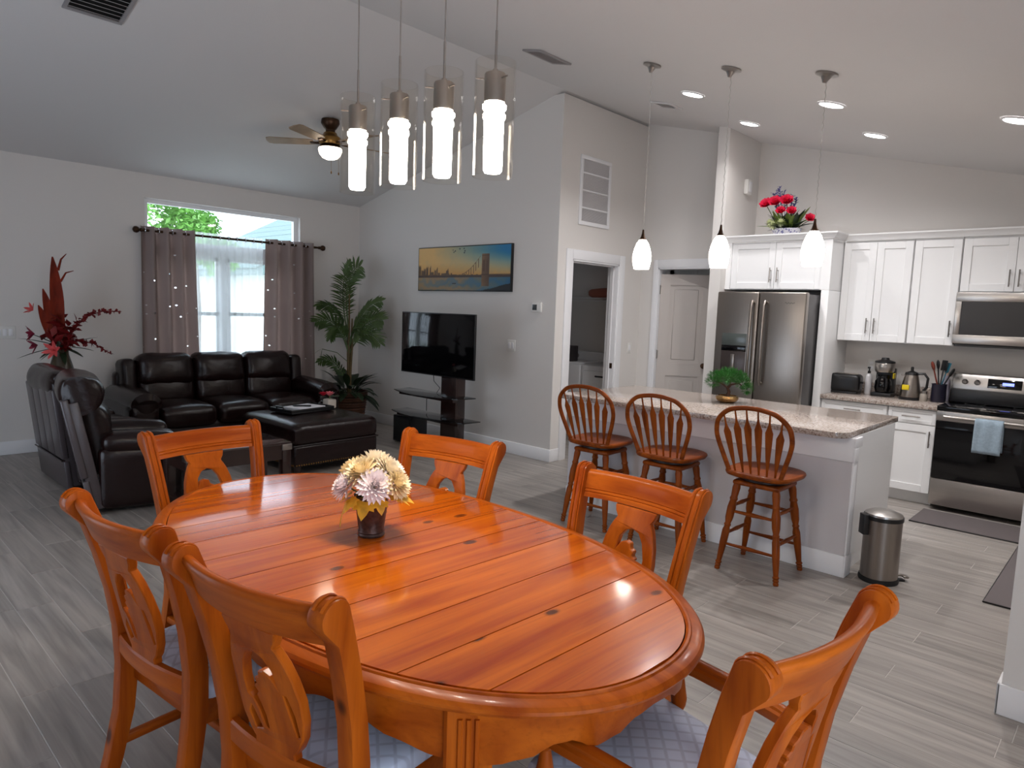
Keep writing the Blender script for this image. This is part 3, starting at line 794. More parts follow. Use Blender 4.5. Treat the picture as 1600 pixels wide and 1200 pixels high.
for px, py, pz, ax, az, L in ((-.01, -.062, .022, -100, -.75, .075), (.045, -.058, .020, -60, -.9, .055), (.085, -.02, .03, -15, .05, .085), (.085, .02, .018, 10, -.25, .07), (-.06, -.055, .02, -140, -.6, .06), (-.085, .0, .03, 185, -.5, .06), (.02, .09, .02, 80, -.3, .07)):
    p = ex*px*.75+ey*py*.75+V((0, 0, pz)); aa = math.radians(ax)
    d = ex*math.cos(aa)+ey*math.sin(aa)+V((0, 0, az))
    maple(p, d, (0, 0, 1), L).obj('leaf', M_yl, bq, sharp=60)
g = G(); p = ex*-.075+ey*-.035
g.tube([p*.6+V((0, 0, .02)), p*1.05+V((0, 0, .0)), p*1.25+V((0, 0, -.06)), p*1.28+V((0, 0, -.085))], [.004, .007, .006, .006], 6, sq=.3).obj('ribbon_end', M_yl, bq)

# ------------------------------------------------------------------ chandelier: four glass tubes over the table
cl = T('linear_chandelier', 'ceiling bar carrying four clear glass pendant tubes over the dining table', 'chandelier', (1.445, 1.80, zc(1.80)))
rotc = Matrix.Rotation(math.atan(.25), 4, 'X')
G().b(-.055, .055, -.45, .45, -.03, -.002, .006, M=rotc).obj('canopy', M_nickel, cl)
for (px, py) in ((1.428, 2.125), (1.434, 1.895), (1.446, 1.686), (1.485, 1.500)):
    x, y = px-1.445, py-1.80; z0 = -zc(1.80)
    g = G(); top = z0+2.285; cz = zc(py)-zc(1.8)-.025
    g.tube([(x, y, cz), (x, y, top+.075)], .0022, 6); co = g.obj('cord', M_nickel, cl)
    g = G().tube([(x, y, top+.08), (x, y, top-.03)], .004, 8)
    g.lathe([(0, top-.028), (.008, top-.03), (.010, top-.04), (.030, top-.042), (.032, top-.046), (.032, top-.125), (.028, top-.127), (0, top-.128)], 18, cx=x, cy=y)
    for q in range(3):
        a = q*2.094+.4; g.tube([(x+.03*math.cos(a), y+.03*math.sin(a), top-.06), (x+.058*math.cos(a), y+.058*math.sin(a), top-.06)], .0025, 5)
    g.obj('socket', M_nickel, cl)
    g = G().lathe([(.0, z0+1.955), (.024, z0+1.957), (.029, z0+1.966), (.030, z0+2.110), (.034, z0+2.115), (.034, z0+2.125), (.030, z0+2.13), (.030, z0+2.135), (.036, z0+2.143), (.036, z0+2.152), (.028, z0+2.1565), (0, z0+2.157)], 20, cx=x, cy=y)
    g.obj('lit_tube', M_tube, cl, 'glowing frosted inner tube')
    dl = bpy.data.lights.new('tube_downlight', 'AREA'); dl.shape = 'DISK'; dl.size = .05; dl.energy = DOWN_W; dl.color = (1, .92, .80); dl.spread = math.radians(150)
    do = bpy.data.objects.new('tube_downlight', dl); C.objects.link(do); do.location = (px, py, 1.948)
    g = G(); R0, R1 = .061, .0578; pr = [(R0, z0+1.945), (R0, z0+2.275), (R1, z0+2.275), (R1, z0+1.945)]
    rws = [[V((x+r*math.cos(2*PI*j/40), y+r*math.sin(2*PI*j/40), z)) for j in range(40)] for r, z in pr]
    g.rows(rws, True, False, True).obj('glass_tube', M_glass, cl)
# ------------------------------------------------------------------ sofa under the window
def RM(x, y, z, rx=0, ry=0, rz=0):
    return Matrix.Translation((x, y, z)) @ Matrix.Rotation(rz, 4, 'Z') @ Matrix.Rotation(ry, 4, 'Y') @ Matrix.Rotation(rx, 4, 'X')
so = T('sofa', 'three seat dark brown leather sofa under the curtained window', 'sofa', (3.225, 7.17, 0))
HW = 1.105
G().b(-HW+.05, HW-.05, -.36, .40, .06, .34, .03).b(-HW+.1, HW-.1, .30, .44, .1, .80, .05, 3).obj('base', M_leather2, so)
for s in (-1, 1):
    g = G().cushion(.27, .86, .50, .06, .015, RM(s*(HW-.135), -.01, .31, 0, 0, 0), 8, .004, 2+s)
    g.tube([(s*(HW-.145), -.43, .545), (s*(HW-.145), -.425, .55), (s*(HW-.145), -.2, .565), (s*(HW-.145), .2, .575), (s*(HW-.145), .40, .56), (s*(HW-.145), .41, .55)], [.10, .135, .14, .14, .13, .09], 16, sq=.82)
    g.lathe([(0, 0), (.09, .0), (.10, -.012), (.08, -.02), (0, -.022)], 16, Matrix.Translation((s*(HW-.145), -.42, .55)) @ Matrix.Rotation(-PI/2, 4, 'X'))
    g.obj('armrest', M_leather, so)
cw = (2*HW-.54)/3
for i in range(3):
    x = -HW+.27+cw*(i+.5)
    G().cushion(cw-.008, .66, .20, .07, .035, RM(x, -.10, .40), 10, .006, i).obj('seat_cushion', M_leather, so)
    G().cushion(cw-.012, .20, .30, .07, .02, RM(x, .235, .60, -.15), 10, .008, i+7, 1).obj('lumbar_cushion', M_leather, so)
    G().cushion(cw+.01, .25, .36, .10, .035, RM(x, .27, .80, -.15), 11, .012, i+14, 1).obj('back_cushion', M_leather, so)
for s in (-1, 1):
    G().cushion(.14, .24, .44, .05, .01, RM(s*(HW-.20), .29, .70, -.1), 7, .004, 4).obj('back_wing', M_leather2, so)
for sx_ in (-1, 1):
    for sy in (-.32, .36): G().b(sx_*1.0-.03, sx_*1.0+.03, sy-.03, sy+.03, 0, .07, .004).obj('foot', M_dark, so)

# ------------------------------------------------------------------ recliners (local +x = facing)
def recliner(label, loc, rz, W_, D_, lean):
    t = T('recliner', label, 'armchair', loc, rz, 'dark leather recliners')
    hw = W_/2
    G().b(.04, D_-.05, -hw+.04, hw-.04, .03, .30, .03).obj('base', M_leather2, t)
    for s in (-1, 1):
        g = G().cushion(D_-.16, .16, .44, .05, .012, RM(.10+(D_-.16)/2, s*(hw-.08), .26), 8, .003, s+3)
        g.cushion(D_-.2, .19, .13, .06, .02, RM(.12+(D_-.2)/2, s*(hw-.085), .50, 0, .04), 8, .004, s+5)
        g.obj('armrest', M_leather, t)
    G().cushion(D_-.28, W_-.33, .22, .07, .03, RM(.24+(D_-.28)/2, 0, .40), 9, .005, 3).obj('seat_cushion', M_leather, t)
    G().cushion(.10, W_-.34, .30, .045, .012, RM(D_-.03, 0, .25), 8, .004, 8, 0).obj('footrest', M_leather, t)
    bk = T('backrest', None, None, (.075, 0, .12), 0); bk.parent = t; bk.rotation_euler = (0, -lean, 0)
    g = G(); n = 4; pw = (W_-.02)/n
    for i in range(n): g.b(-.055, -.005, -hw+.01+pw*i+.002, -hw+.01+pw*(i+1)-.002, .16, .73, .012, 3)
    g.b(-.05, -.006, -hw+.012, hw-.012, -.10, .145, .012, 3); g.b(-.03, .05, -hw+.02, hw-.02, -.08, .70, .01)
    g.obj('back_panel', mat('daylit_leather_back', lin(70, 62, 64), .3, spec=.7, bump=.2, bscale=60) if 'daylit_leather_back' not in bpy.data.materials else bpy.data.materials['daylit_leather_back'], bk)  # same dark leather, greyed: the daylight sheen on the backs is put into its colour
    G().tube([(-.058, -hw+.01, .152), (-.058, hw-.01, .152)], .006, 6).obj('piping', M_leather, bk)
    def pad(name, prof, w, seed):
        rows = []; n = 14
        for i in range(n+1):
            u = -1+2*i/n; k = (1-abs(u)**4)**.5 if abs(u) < 1 else 0
            k = .72+.28*k; cx = sum(p[0] for p in prof)/len(prof); cz = sum(p[1] for p in prof)/len(prof)
            row = []
            for x, z in prof:
                q = V((cx+(x-cx)*k, u*w/2, cz+(z-cz)*(.8+.2*k)))
                nz = noise.noise(V((q.x*6+seed, q.y*7, q.z*7)))*.012+noise.noise(V((q.x*15, q.y*15+seed, q.z*13)))*.006
                row.append(q+V((nz, 0, nz*.6)))
            rows.append(row)
        return G().rows(rows).obj(name, M_leather, bk, sharp=70)
    def smooth(pts, n=4):
        o = []; m = len(pts)
        for i in range(m):
            p0, p1, p2, p3 = [V(pts[(i+j) % m]) for j in (-1, 0, 1, 2)]
            for k in range(n):
                u = k/n; o.append(tuple(.5*((2*p1)+(p2-p0)*u+(2*p0-5*p1+4*p2-p3)*u*u+(3*p1-p0-3*p2+p3)*u**3)))
        return o
    pad('headrest', smooth([(-.055, .69), (-.06, .80), (-.01, .87), (.08, .875), (.18, .83), (.225, .74), (.20, .65), (.12, .60), (.02, .60)]), W_-.06, 2+loc[1])
    pad('back_pad', smooth([(.0, .20), (.0, .45), (.02, .64), (.13, .66), (.205, .60), (.225, .50), (.20, .36), (.19, .22), (.10, .16)]), W_-.20, 5+loc[1])
    return t
fr_ = recliner('farther dark leather recliner of the two, with its ribbed back to the room', (1.42, 6.49, 0), 0, .84, .67, .10); fr_.scale = (1, 1, .965)
recliner('nearer dark leather recliner of the two, turned slightly towards the television', (1.43, 5.65, 0), math.radians(-12), .70, .70, .19)

# ------------------------------------------------------------------ end table with the red arrangement
fx, fy = 1.73, 7.30
t = T('plant_stand', 'slim dark pedestal stand behind the recliners, under the red flowers', 'stand', (fx, fy, 0))
G().lathe([(0, .53), (.13, .53), (.135, .54), (.13, .555), (0, .555)], 24).obj('top', M_dark, t)
G().lathe([(.03, .05), (.022, .12), (.030, .25), (.020, .40), (.035, .53)], 16).obj('post', M_dark, t)
G().lathe([(0, 0), (.13, 0), (.13, .02), (.05, .04), (.03, .055), (0, .055)], 24).obj('base', M_dark, t)
vz = T('tall_vase', 'dark olive flared vase on the end table holding the red flowers', 'vase', (fx, fy, .555))
G().lathe([(0, 0), (.085, 0), (.105, .03), (.125, .12), (.115, .24), (.085, .36), (.062, .44), (.060, .47), (.072, .50), (.064, .50), (.05, .46), (0, .42)], 24).obj('body', mat('dark_olive_glaze', lin(66, 56, 40), .25, var=.3, vscale=12), vz)
ar = T('flower_arrangement', 'tall spray of red tropical flowers and lilies behind the recliners', 'flowers', (fx, fy, 1.06))
M_red = mat('deep_red_petal', lin(112, 16, 18), .5, var=.35, vscale=25); M_org = mat('red_orange_leaf', lin(112, 34, 14), .6, spec=.15, var=.6, vscale=14, stretch=(1, 1, .4))
M_pink = mat('coral_lily', lin(214, 84, 84), .5, var=.2, vscale=30); M_dg = mat('dark_green_leaf', lin(36, 52, 30), .45, var=.3, vscale=18); M_mag = mat('magenta_orchid', lin(134, 28, 60), .5)
rx = V((R_.x, R_.y, 0)); aw = V((F_.x, F_.y, 0)).normalized()
def fp(a, b2, z): return rx*a+aw*b2+V((0, 0, z))
k = .92/1.0
for a, z, L, w, da in ((-.03, .12, .80, .13, .01), (-.09, .12, .52, .10, -.10), (-.14, .14, .36, .09, -.2), (-.04, .08, .45, .11, .06)):
    G().leaf(fp(a*.5, 0, z-.1), fp(a*1.2+da, rr.uniform(-.05, .05), 1), aw, L, w, droop=-.06, n=10, fold=.3).obj('red_bract', M_org, ar, sharp=60)
g = G().tube([fp(0, 0, .70), fp(.03, 0, .80), fp(.08, 0, .85)], [.012, .008, .003], 6); g.tube([fp(.02, 0, .6), fp(.07, 0, .68), fp(.14, 0, .70)], [.01, .007, .003], 6); g.obj('curled_tip', M_org, ar)
def spike(pts, n, r, m, name):
    g = G(); pts = [V(p) for p in pts]; g.tube(pts, .005, 5)
    for i in range(n):
        t_ = i/(n-1); q = t_*(len(pts)-1); j = min(int(q), len(pts)-2); p = pts[j].lerp(pts[j+1], q-j)
        rad = r*(1-.65*t_)
        for c in range(2):
            d = V((rr.gauss(0, 1), rr.gauss(0, 1), rr.gauss(.3, .8))).normalized()
            g.leaf(p, d, (rr.random(), rr.random(), 1), rad, rad*.8, .4, 2, .25)
    return g.obj(name, m, ar, sharp=80)
spike([fp(.05, 0, .02), fp(.12, -.02, .14), fp(.26, -.05, .29), fp(.42, -.05, .345), fp(.58, -.05, .35)], 44, .075, M_red, 'red_spike')
spike([fp(.05, -.04, .0), fp(.20, -.06, .07), fp(.34, -.06, .05), fp(.50, -.06, -.04)], 40, .07, M_red, 'red_spike')
g = G()
for i in range(60):
    p = fp(rr.gauss(.0, .06), rr.gauss(0, .05), rr.uniform(.02, .26)); g.leaf(p, (rr.gauss(0, 1), rr.gauss(0, 1), rr.gauss(.4, .7)), (rr.random(), rr.random(), 1), .10, .06, .3, 2, .2)
g.obj('red_filler', M_red, ar, sharp=80, kind='stuff')
def lily(p, d, r, m, name='lily'):
    g = G(); d = V(d).normalized(); s1 = d.orthogonal().normalized(); s2 = d.cross(s1)
    for i in range(6):
        a = i*PI/3; e = s1*math.cos(a)+s2*math.sin(a); g.leaf(p, d*.8+e, d, r, r*.34, .1, 4, .2)
    for i in range(5):
        a = i*1.256; g.tube([p, V(p)+d*r*.5+(s1*math.cos(a)+s2*math.sin(a))*r*.12], .0025, 4)
    return g.obj(name, m, ar, sharp=80)
lily(fp(.03, -.12, -.02), -aw+V((0, 0, .2)), .11, M_pink); lily(fp(-.20, -.05, .12), -rx-aw*.6, .10, M_mag, 'orchid'); lily(fp(-.22, -.03, .33), -rx+V((0, 0, .6)), .08, M_pink); lily(fp(-.17, -.06, .02), -rx-aw+V((0, 0, -.3)), .10, M_mag, 'orchid')
for a, z, L in ((-165, .35, .36), (-150, .6, .30), (-178, -.15, .42), (-40, -.05, .34), (-20, .1, .36), (-8, .45, .38), (-120, -.4, .2), (-60, -.5, .22), (150, -.25, .3)):
    aa = math.radians(a); G().leaf(fp(0, 0, .0), fp(math.cos(aa), math.sin(aa)*.6, z), (0, 0, 1), L, .05, .25, 6, .2).obj('green_leaf', M_dg, ar, sharp=60)
G().tube([(0, 0, -.09), (0, 0, .1)], .03, 8).obj('stems', M_dg, ar)

# ------------------------------------------------------------------ coffee table and ottoman
t = T('coffee_table', 'dark low table with a glossy top and metal corner caps behind the dining chair', 'table', (2.20, 4.90, 0))
hx, hy, hz = .385, .22, .50
G().b(-hx, hx, -hy, hy, hz-.018, hz, .003).obj('top', mat('glossy_dark_top', lin(50, 34, 32), .08, coat=1), t)
g = G(); g.b(-hx+.01, hx-.01, -hy+.012, -hy+.03, hz-.13, hz-.018).b(-hx+.01, hx-.01, hy-.03, hy-.012, hz-.13, hz-.018).b(-hx+.01, -hx+.03, -hy+.03, hy-.03, hz-.13, hz-.018).b(hx-.03, hx-.01, -hy+.03, hy-.03, hz-.13, hz-.018)
g.obj('apron', M_dark, t)
for sx_ in (-1, 1):
    for sy in (-1, 1):
        lg = G().b(sx_*(hx-.035)-.033, sx_*(hx-.035)+.033, sy*(hy-.035)-.033, sy*(hy-.035)+.033, 0, hz-.018, .003).obj('leg', M_dark, t)
        G().b(sx_*(hx-.035)-.039, sx_*(hx-.035)+.039, sy*(hy-.035)-.039, sy*(hy-.035)+.039, hz-.06, hz-.015, .003).obj('corner_cap', M_nickel, t, 'brushed metal corner cap')
G().b(-hx+.03, hx-.03, -hy+.03, hy-.03, .13, .15).obj('shelf', M_dark, t)
t = T('ottoman', 'large dark brown leather ottoman with nailhead trim', 'ottoman', (3.45, 5.90, 0), math.radians(2))
g = G().cushion(.92, .98, .20, .06, .03, RM(0, 0, .375), 12, .003, 5); g.obj('cushion_top', M_leather, t)
G().b(-.45, .45, -.48, .48, .09, .285, .025, 3).obj('skirt', M_leather, t)
g = G()
g.tube([(-.452, -.482, .285), (.452, -.482, .285), (.452, .482, .285), (-.452, .482, .285)], .008, 6, cv=True); g.obj('piping', M_leather2, t)
g = G()
for i in range(36):
    for s in (-1, 1):
        g.lathe([(0, .004), (.006, .003), (.008, 0)], 6, Matrix.Translation((-.43+.86*i/35, s*.481, .11)) @ Matrix.Rotation(s*-PI/2, 4, 'X'), False)
        g.lathe([(0, .004), (.006, .003), (.008, 0)], 6, Matrix.Translation((s*.451, -.46+.92*i/35, .11)) @ Matrix.Rotation(s*PI/2, 4, 'Y'), False)
g.obj('nailheads', M_brass, t, kind='stuff')
for sx_ in (-1, 1):
    for sy in (-1, 1): G().lathe([(.035, .09), (.03, .03), (.026, 0)], 12, cx=sx_*.38, cy=sy*.41).obj('foot', M_dark, t)
OZ = .505
tr = T('serving_tray', 'dark shallow tray on the ottoman carrying papers and a pen', 'tray', (3.42, 5.98, OZ), math.radians(8))
g = G().b(-.25, .25, -.17, .17, 0, .012, .003).b(-.25, .25, -.17, -.155, .012, .04, .004).b(-.25, .25, .155, .17, .012, .04, .004).b(-.25, -.235, -.155, .155, .012, .04, .004).b(.235, .25, -.155, .155, .012, .04, .004)
g.obj('body', M_black, tr)
for s in (-1, 1):
    G().tube([(s*.245, -.06, .035), (s*.265, -.05, .06), (s*.265, .05, .06), (s*.245, .06, .035)], .007, 6).obj('handle', M_black, tr)
M_paper = mat('white_paper', lin(232, 232, 238), .6)
def magic(name, label, cat, loc, rz, w, d, h, m):
    o = G().b(-w/2, w/2, -d/2, d/2, 0, h, .001).obj(name, m); tag(o, label, cat); o.location = loc; o.rotation_euler = (0, 0, rz); return o
magic('paper_stack', 'white stack of papers in the tray on the ottoman', 'papers', (3.44, 5.98, OZ+.0125), math.radians(14), .32, .24, .026, M_paper)
o = G().tube([(-.09, 0, 0), (-.085, 0, 0), (.07, 0, 0), (.085, 0, 0)], [.003, .008, .008, .003], 8).obj('pen', M_black); tag(o, 'black pen lying on the white papers', 'pen'); o.location = (3.40, 5.96, OZ+.048); o.rotation_euler = (0, 0, 2.5)
t = T('rose_pot', 'white cube pot on the ottoman holding a pink silk rose', 'pot', (3.72, 5.98, OZ))
G().cushion(.10, .10, .09, .012, .004, RM(0, 0, .045), 5).obj('pot_body', mat('ivory_ceramic', lin(200, 190, 178), .35), t)
rs = T('silk_roses', 'pink and crimson silk rose with green leaves in the ivory pot on the ottoman', 'flowers', (3.72, 5.98, OZ+.092))
def rose(c, r, m, name='rose'):
    g = G()
    for ring, (n, tilt, q) in enumerate(((3, .1, .55), (5, .45, .8), (6, .85, 1), (7, 1.2, 1.05))):
        for i in range(n):
            a = 2*PI*i/n+ring*.5; d = V((math.cos(a)*math.sin(tilt), math.sin(a)*math.sin(tilt), math.cos(tilt)))
            g.leaf(V(c), d, (-math.cos(a), -math.sin(a), .4), r*q, r*.95, -.35, 4, .25)
    return g
M_rose = mat('pink_rose', lin(240, 130, 140), .5); M_crim = mat('crimson_rose', lin(190, 20, 50), .5)
rose((.0, 0, .03), .055, M_rose).obj('bloom', M_rose, rs, sharp=80); rose((-.055, .03, .03), .05, M_crim).obj('bloom', M_crim, rs, sharp=80)
G().tube([(0, 0, 0), (0, 0, .04)], .006, 5).obj('stem', M_stem, rs)
for a in (0, -.6, -1.1, .7, 2.8): G().leaf((.02*math.cos(a), .02*math.sin(a), .01), (math.cos(a), math.sin(a), .4), (0, 0, 1), .09, .045, .3, 4, .2).obj('leaf', M_dg, rs, sharp=70)

# ------------------------------------------------------------------ palm in the corner
px_, py_ = 4.83, 7.33
t = T('planter', 'dark woven basket planter in the room corner behind the ottoman', 'planter', (px_, py_, 0))
g = G()
for i in range(14):
    z = .02+.033*i; r = .17+.055*i/13
    g.tube([(r*math.cos(2*PI*j/24), r*math.sin(2*PI*j/24), z+.004*math.sin(j*6+i*PI)) for j in range(24)], .018, 6, cv=True)
g.obj('woven_wall', mat('brown_wicker', lin(82, 50, 32), .6, var=.3, vscale=60), t)
G().lathe([(0, 0), (.17, 0), (.17, .01), (.21, .42), (0, .42)], 20).obj('soil', mat('dark_soil', lin(30, 24, 20), .95), t)
pm = T('palm_tree', 'potted palm with arching fronds beside the right curtain', 'plant', (px_, py_, .42))
M_palm = mat('palm_green', lin(74, 96, 50), .45, var=.35, vscale=14); M_trunk = mat('palm_stem', lin(96, 78, 42), .6, var=.3, vscale=30, stretch=(1, 1, 4))
def frond(p0, p1, p2, nl, ll, tw=.9):
    g = G(); pts = []
    for i in range(15):
        u = i/14; pts.append(V(p0)*(1-u)**2+V(p1)*2*u*(1-u)+V(p2)*u*u)
    g.tube(pts, [.008*(1-.7*i/14)+.002 for i in range(15)], 5)
    for i in range(nl):
        u = .22+.78*i/(nl-1); q = u*14; j = min(int(q), 13); p = pts[j].lerp(pts[j+1], q-j); tn = (pts[j+1]-pts[j]).normalized()
        sd = tn.cross(V((0, 0, 1)))
        if sd.length < .2: sd = rx.copy()
        sd.normalize(); sd = Matrix.Rotation(tw, 3, tn) @ sd; L = ll*(math.sin(PI*(u*.8+.14)))**.6
        for s in (-1, 1):
            g.leaf(p, tn*.65+sd*s*.8+V((0, 0, rr.uniform(-.15, .05))), aw, L*rr.uniform(.85, 1.1), .019, .5, 4, .1)
    return g.obj('frond', M_palm, pm, sharp=80)
for a, b2, zt, zs in ((0, 0, 1.25, 0), (.03, .02, .95, .02), (-.03, .03, .85, .03), (.05, -.02, .7, 0)):
    G().tube([fp(a*.3, b2, 0), fp(a*.6, b2, zt*.5), fp(a*1.1, b2, zt)], [.02, .014, .009], 7).obj('trunk', M_trunk, pm)
for q in ((1.0, -.10, 1.52, .14, 1.60, 30, .25, 1.3), (.95, -.16, 1.35, .02, 1.64, 28, .22, .9), (.9, -.15, 1.22, -.38, 1.10, 24, .20, .5), (.85, .15, 1.15, .40, 1.18, 26, .24, .7),
          (.85, .20, 1.0, .42, .95, 26, .24, .9), (.75, -.15, 1.05, -.40, .90, 26, .22, .9), (.75, -.1, 1.05, -.22, .70, 24, .22, .6), (.8, .05, 1.0, .14, .72, 24, .22, .6), (.75, .2, .95, .40, .66, 24, .22, .8), (.3, -.15, .55, -.36, .40, 18, .16, .8)):
    frond(fp(0, 0, q[0]-.25), fp(q[1], -.02, q[2]), fp(q[3], -.05, q[4]), q[5], q[6], q[7])
g = G().tube([fp(0, 0, .4), fp(-.15, 0, .52), fp(-.33, -.02, .56)], .004, 4); g.leaf(fp(-.33, -.02, .56), (-.2, 0, -1), rx, .16, .03, 0, 4); g.leaf(fp(-.33, -.02, .56), -rx+V((0, 0, -.3)), (0, 0, 1), .12, .03, .6, 4); g.obj('frond', M_palm, pm, sharp=80)
for i in range(52):
    a = rr.uniform(0, 2*PI); el = rr.uniform(-.1, 1.1); L = rr.uniform(.26, .44)
    dd = V((math.cos(a)*math.cos(el), math.sin(a)*math.cos(el), math.sin(el)))
    if px_+dd.x*.42 > 5.30 or py_+dd.y*.42 > 7.72: L *= .6
    g = G(); b0 = V((math.cos(a)*.05, math.sin(a)*.05, .0)); m0 = b0+dd*.13
    g.tube([b0, m0], .004, 4); g.leaf(m0, dd, (0, 0, 1), L*.75, .09, .9, 6, .2); g.obj('broad_leaf', M_dg, pm, sharp=70)

# ------------------------------------------------------------------ television and its stand
t = T('television', 'large black flat television on the floor stand, screen reflecting the window', 'television', (4.68, 5.485, .83))
hw = .585
G().b(0, .022, -hw, hw, 0, .66, .003).b(.02, .06, -hw*.6, hw*.6, .08, .45, .015).obj('body', M_black, t)
G().b(-.002, .001, -hw+.010, hw-.010, .014, .65, .0005).obj('screen', M_bglass, t)
t = T('television_stand', 'black column television stand with two curved smoked glass shelves', 'stand', (4.90, 5.45, 0))
G().b(-.07, .07, -.125+.0, .115, .03, 1.05, .008).obj('column', M_dark, t)
G().b(-.08, .03, -.28, .28, 1.05, 1.12, .004).obj('bracket', M_black, t)
G().prism([[(-.25, -.40), (.18, -.45), (.18, .45), (-.25, .40), (-.32, .0)]], lambda u, v, w: V((u, v, .03*w))).soften(.004).obj('base_plate', M_bglass, t)
for z, ya, yb in ((.60, -.30, .82), (.36, -.38, .86)):
    out = [(.06, ya), (.06, yb)]+[(-.18-.14*math.sin(PI*i/12)*1.0, yb-.02-(yb-ya-.04)*i/12) for i in range(13)]
    G().prism([out], lambda u, v, w: V((u, v, z+.010*w))).soften(.002).obj('glass_shelf', M_tglass, t, 'smoked glass shelf with a curved front')
    G().prism([[(-.16, ya+.10), (-.10, ya+.10), (-.10, yb-.12), (-.16, yb-.12)]], lambda u, v, w: V((u-.10*math.sin(PI*(v-ya)/(yb-ya))*.6, v, z-.036+.034*w))).obj('shelf_rail', M_dark, t)
    G().b(-.12, .05, -.1, .1, z-.04, z-.001, .003).obj('shelf_bracket', M_dark, t)
g = G().tube([(-.02, .30, .80), (-.03, .28, .74), (-.01, .20, .67), (-.02, .24, .615)], .004, 5); g.obj('cable', M_black, t)
G().tube([(.03, .46, .59), (.03, .47, .5), (.03, .47, .38)], .004, 5).obj('cable', M_black, t)
t = T('speaker_box', 'black box speaker on the floor under the television stand shelf', 'speaker', (4.86, 6.12, .0), 0)
G().b(-.12, .12, -.16, .16, .01, .31, .008).obj('cabinet', M_black, t); G().b(-.126, -.118, -.14, .14, .03, .29, .004).obj('front_cloth', M_rubber, t)

# ------------------------------------------------------------------ picture of the bridge at dusk
t = T('framed_canvas', 'wide canvas print of a bridge and city skyline at sunset', 'picture', (5.341, 5.805, 1.995))
G().b(-.035, -.001, -.775, .775, -.255, .255, .002).obj('canvas_edge', M_black, t)
def sky_col(u, v):        # u 0..1 left to right, v 0..1 bottom to top
    nz = noise.noise(V((u*9, v*4, 2)))*.5+noise.noise(V((u*24, v*11, 5)))*.3
    mixc = lambda a, b2, f: tuple(a[i]+(b2[i]-a[i])*max(0, min(1, f)) for i in range(3))
    warm, gold, blue, pale = (206, 150, 76), (228, 184, 112), (24, 118, 168), (126, 178, 190)
    hz_ = .34
    if v > hz_:
        f = (v-hz_)/(1-hz_); c = mixc(warm, gold, f*2.2); b_l = max(0, min(1, (u-.18)*1.25))
        c = mixc(c, mixc(pale, blue, (f-.3)*1.5+(u-.5)*.8), min(1, f*1.25)*b_l+.25*max(0, u-.72))
        c = mixc(c, (96, 130, 150), .5*max(0, nz) if u > .6 else .2*max(0, nz))
        # skyline
        sil = (84, 62, 44)
        hgt = 0
        for cx, w, h in ((.01, .02, .40), (.05, .018, .22), (.075, .012, .28), (.105, .014, .34), (.14, .009, .36), (.165, .016, .15), (.20, .010, .22), (.222, .007, .30), (.245, .012, .12), (.29, .02, .09), (.335, .028, .10), (.34, .016, .20), (.345, .006, .26), (.385, .008, .10), (.42, .03, .04), (.5, .04, .035), (.6, .06, .03), (.9, .12, .05)):
            if abs(u-cx) < w: hgt = max(hgt, h*(.9+.1*math.sin(u*400)))
        hgt = max(hgt, .03+.02*noise.noise(V((u*40, 0, 0))))
        if f < hgt: c = mixc(sil, (120, 92, 60), .5+nz)
        # cables from the tower to the far shore
        if .50 < u < .70:
            yy = .05+.62*((u-.50)/.20)**1.6
            if abs(f-yy) < .012 or (f < yy and f > .04 and int(u*160) % 4 == 0 and abs(f-yy) < .3): c = (110, 84, 60)
    else:
        f = v/hz_; c = mixc((96, 116, 124), (150, 124, 92), .5+.5*math.sin(f*9+nz*6)); c = mixc(c, (190, 150, 100), max(0, .32-u)*1.6*(.6+.4*f)); c = mixc(c, (26, 92, 132), max(0, u-.45)*1.4)
        c = mixc(c, (60, 44, 36), .8 if f > .86 else 0); c = mixc(c, (48, 44, 42), .8 if abs(u-.42) < .02 and .42 < f < .5 else 0)
        if f < .38*max(0, (u-.66))*4-.06+nz*.1 and u > .68: c = (30, 32, 34)
    if .715 < u < .79 and .10 < v < .82:
        a = (u-.715)/.075; c = (92, 66, 46) if (.12 < a < .4 or .6 < a < .88) and .42 < v < .68 else mixc((128, 96, 66), (88, 66, 50), a+nz*.5)
        if .77 < v < .79 or .34 < v < .37: c = (80, 58, 44)
    if u > .79 and .31 < v < .345+.05*(1-u): c = (76, 58, 52)
    for bx, by in ((.40, .93), (.41, .88), (.425, .91), (.475, .95), (.52, .955), (.525, .86), (.53, .9)):
        if abs(u-bx)+abs(v-by)*.35 < .0075: c = (30, 44, 60)
    return lin(*c)
nu, nv = 260, 86
me = bpy.data.meshes.new('print'); vs = []; cols = []
for j in range(nv+1):
    for i in range(nu+1):
        u, v = i/nu, j/nv; vs.append((-.0358, .765-1.53*u, -.245+.49*v)); cols.extend(sky_col(u, v))
me.from_pydata(vs, [], [(j*(nu+1)+i, j*(nu+1)+i+1, (j+1)*(nu+1)+i+1, (j+1)*(nu+1)+i) for j in range(nv) for i in range(nu)])
ca = me.color_attributes.new('print_ink', 'FLOAT_COLOR', 'POINT'); ca.data.foreach_set('color', cols)
m_, nt_, p_ = newmat('canvas_print'); at_ = N(nt_, 'ShaderNodeVertexColor', layer_name='print_ink'); nt_.links.new(at_.outputs[0], p_.inputs[0]); p_.inputs['Roughness'].default_value = .5
me.materials.append(m_); o = bpy.data.objects.new('print', me); C.objects.link(o); o.parent = t; o['label'] = 'print of a stone bridge tower and skyline at sunset'

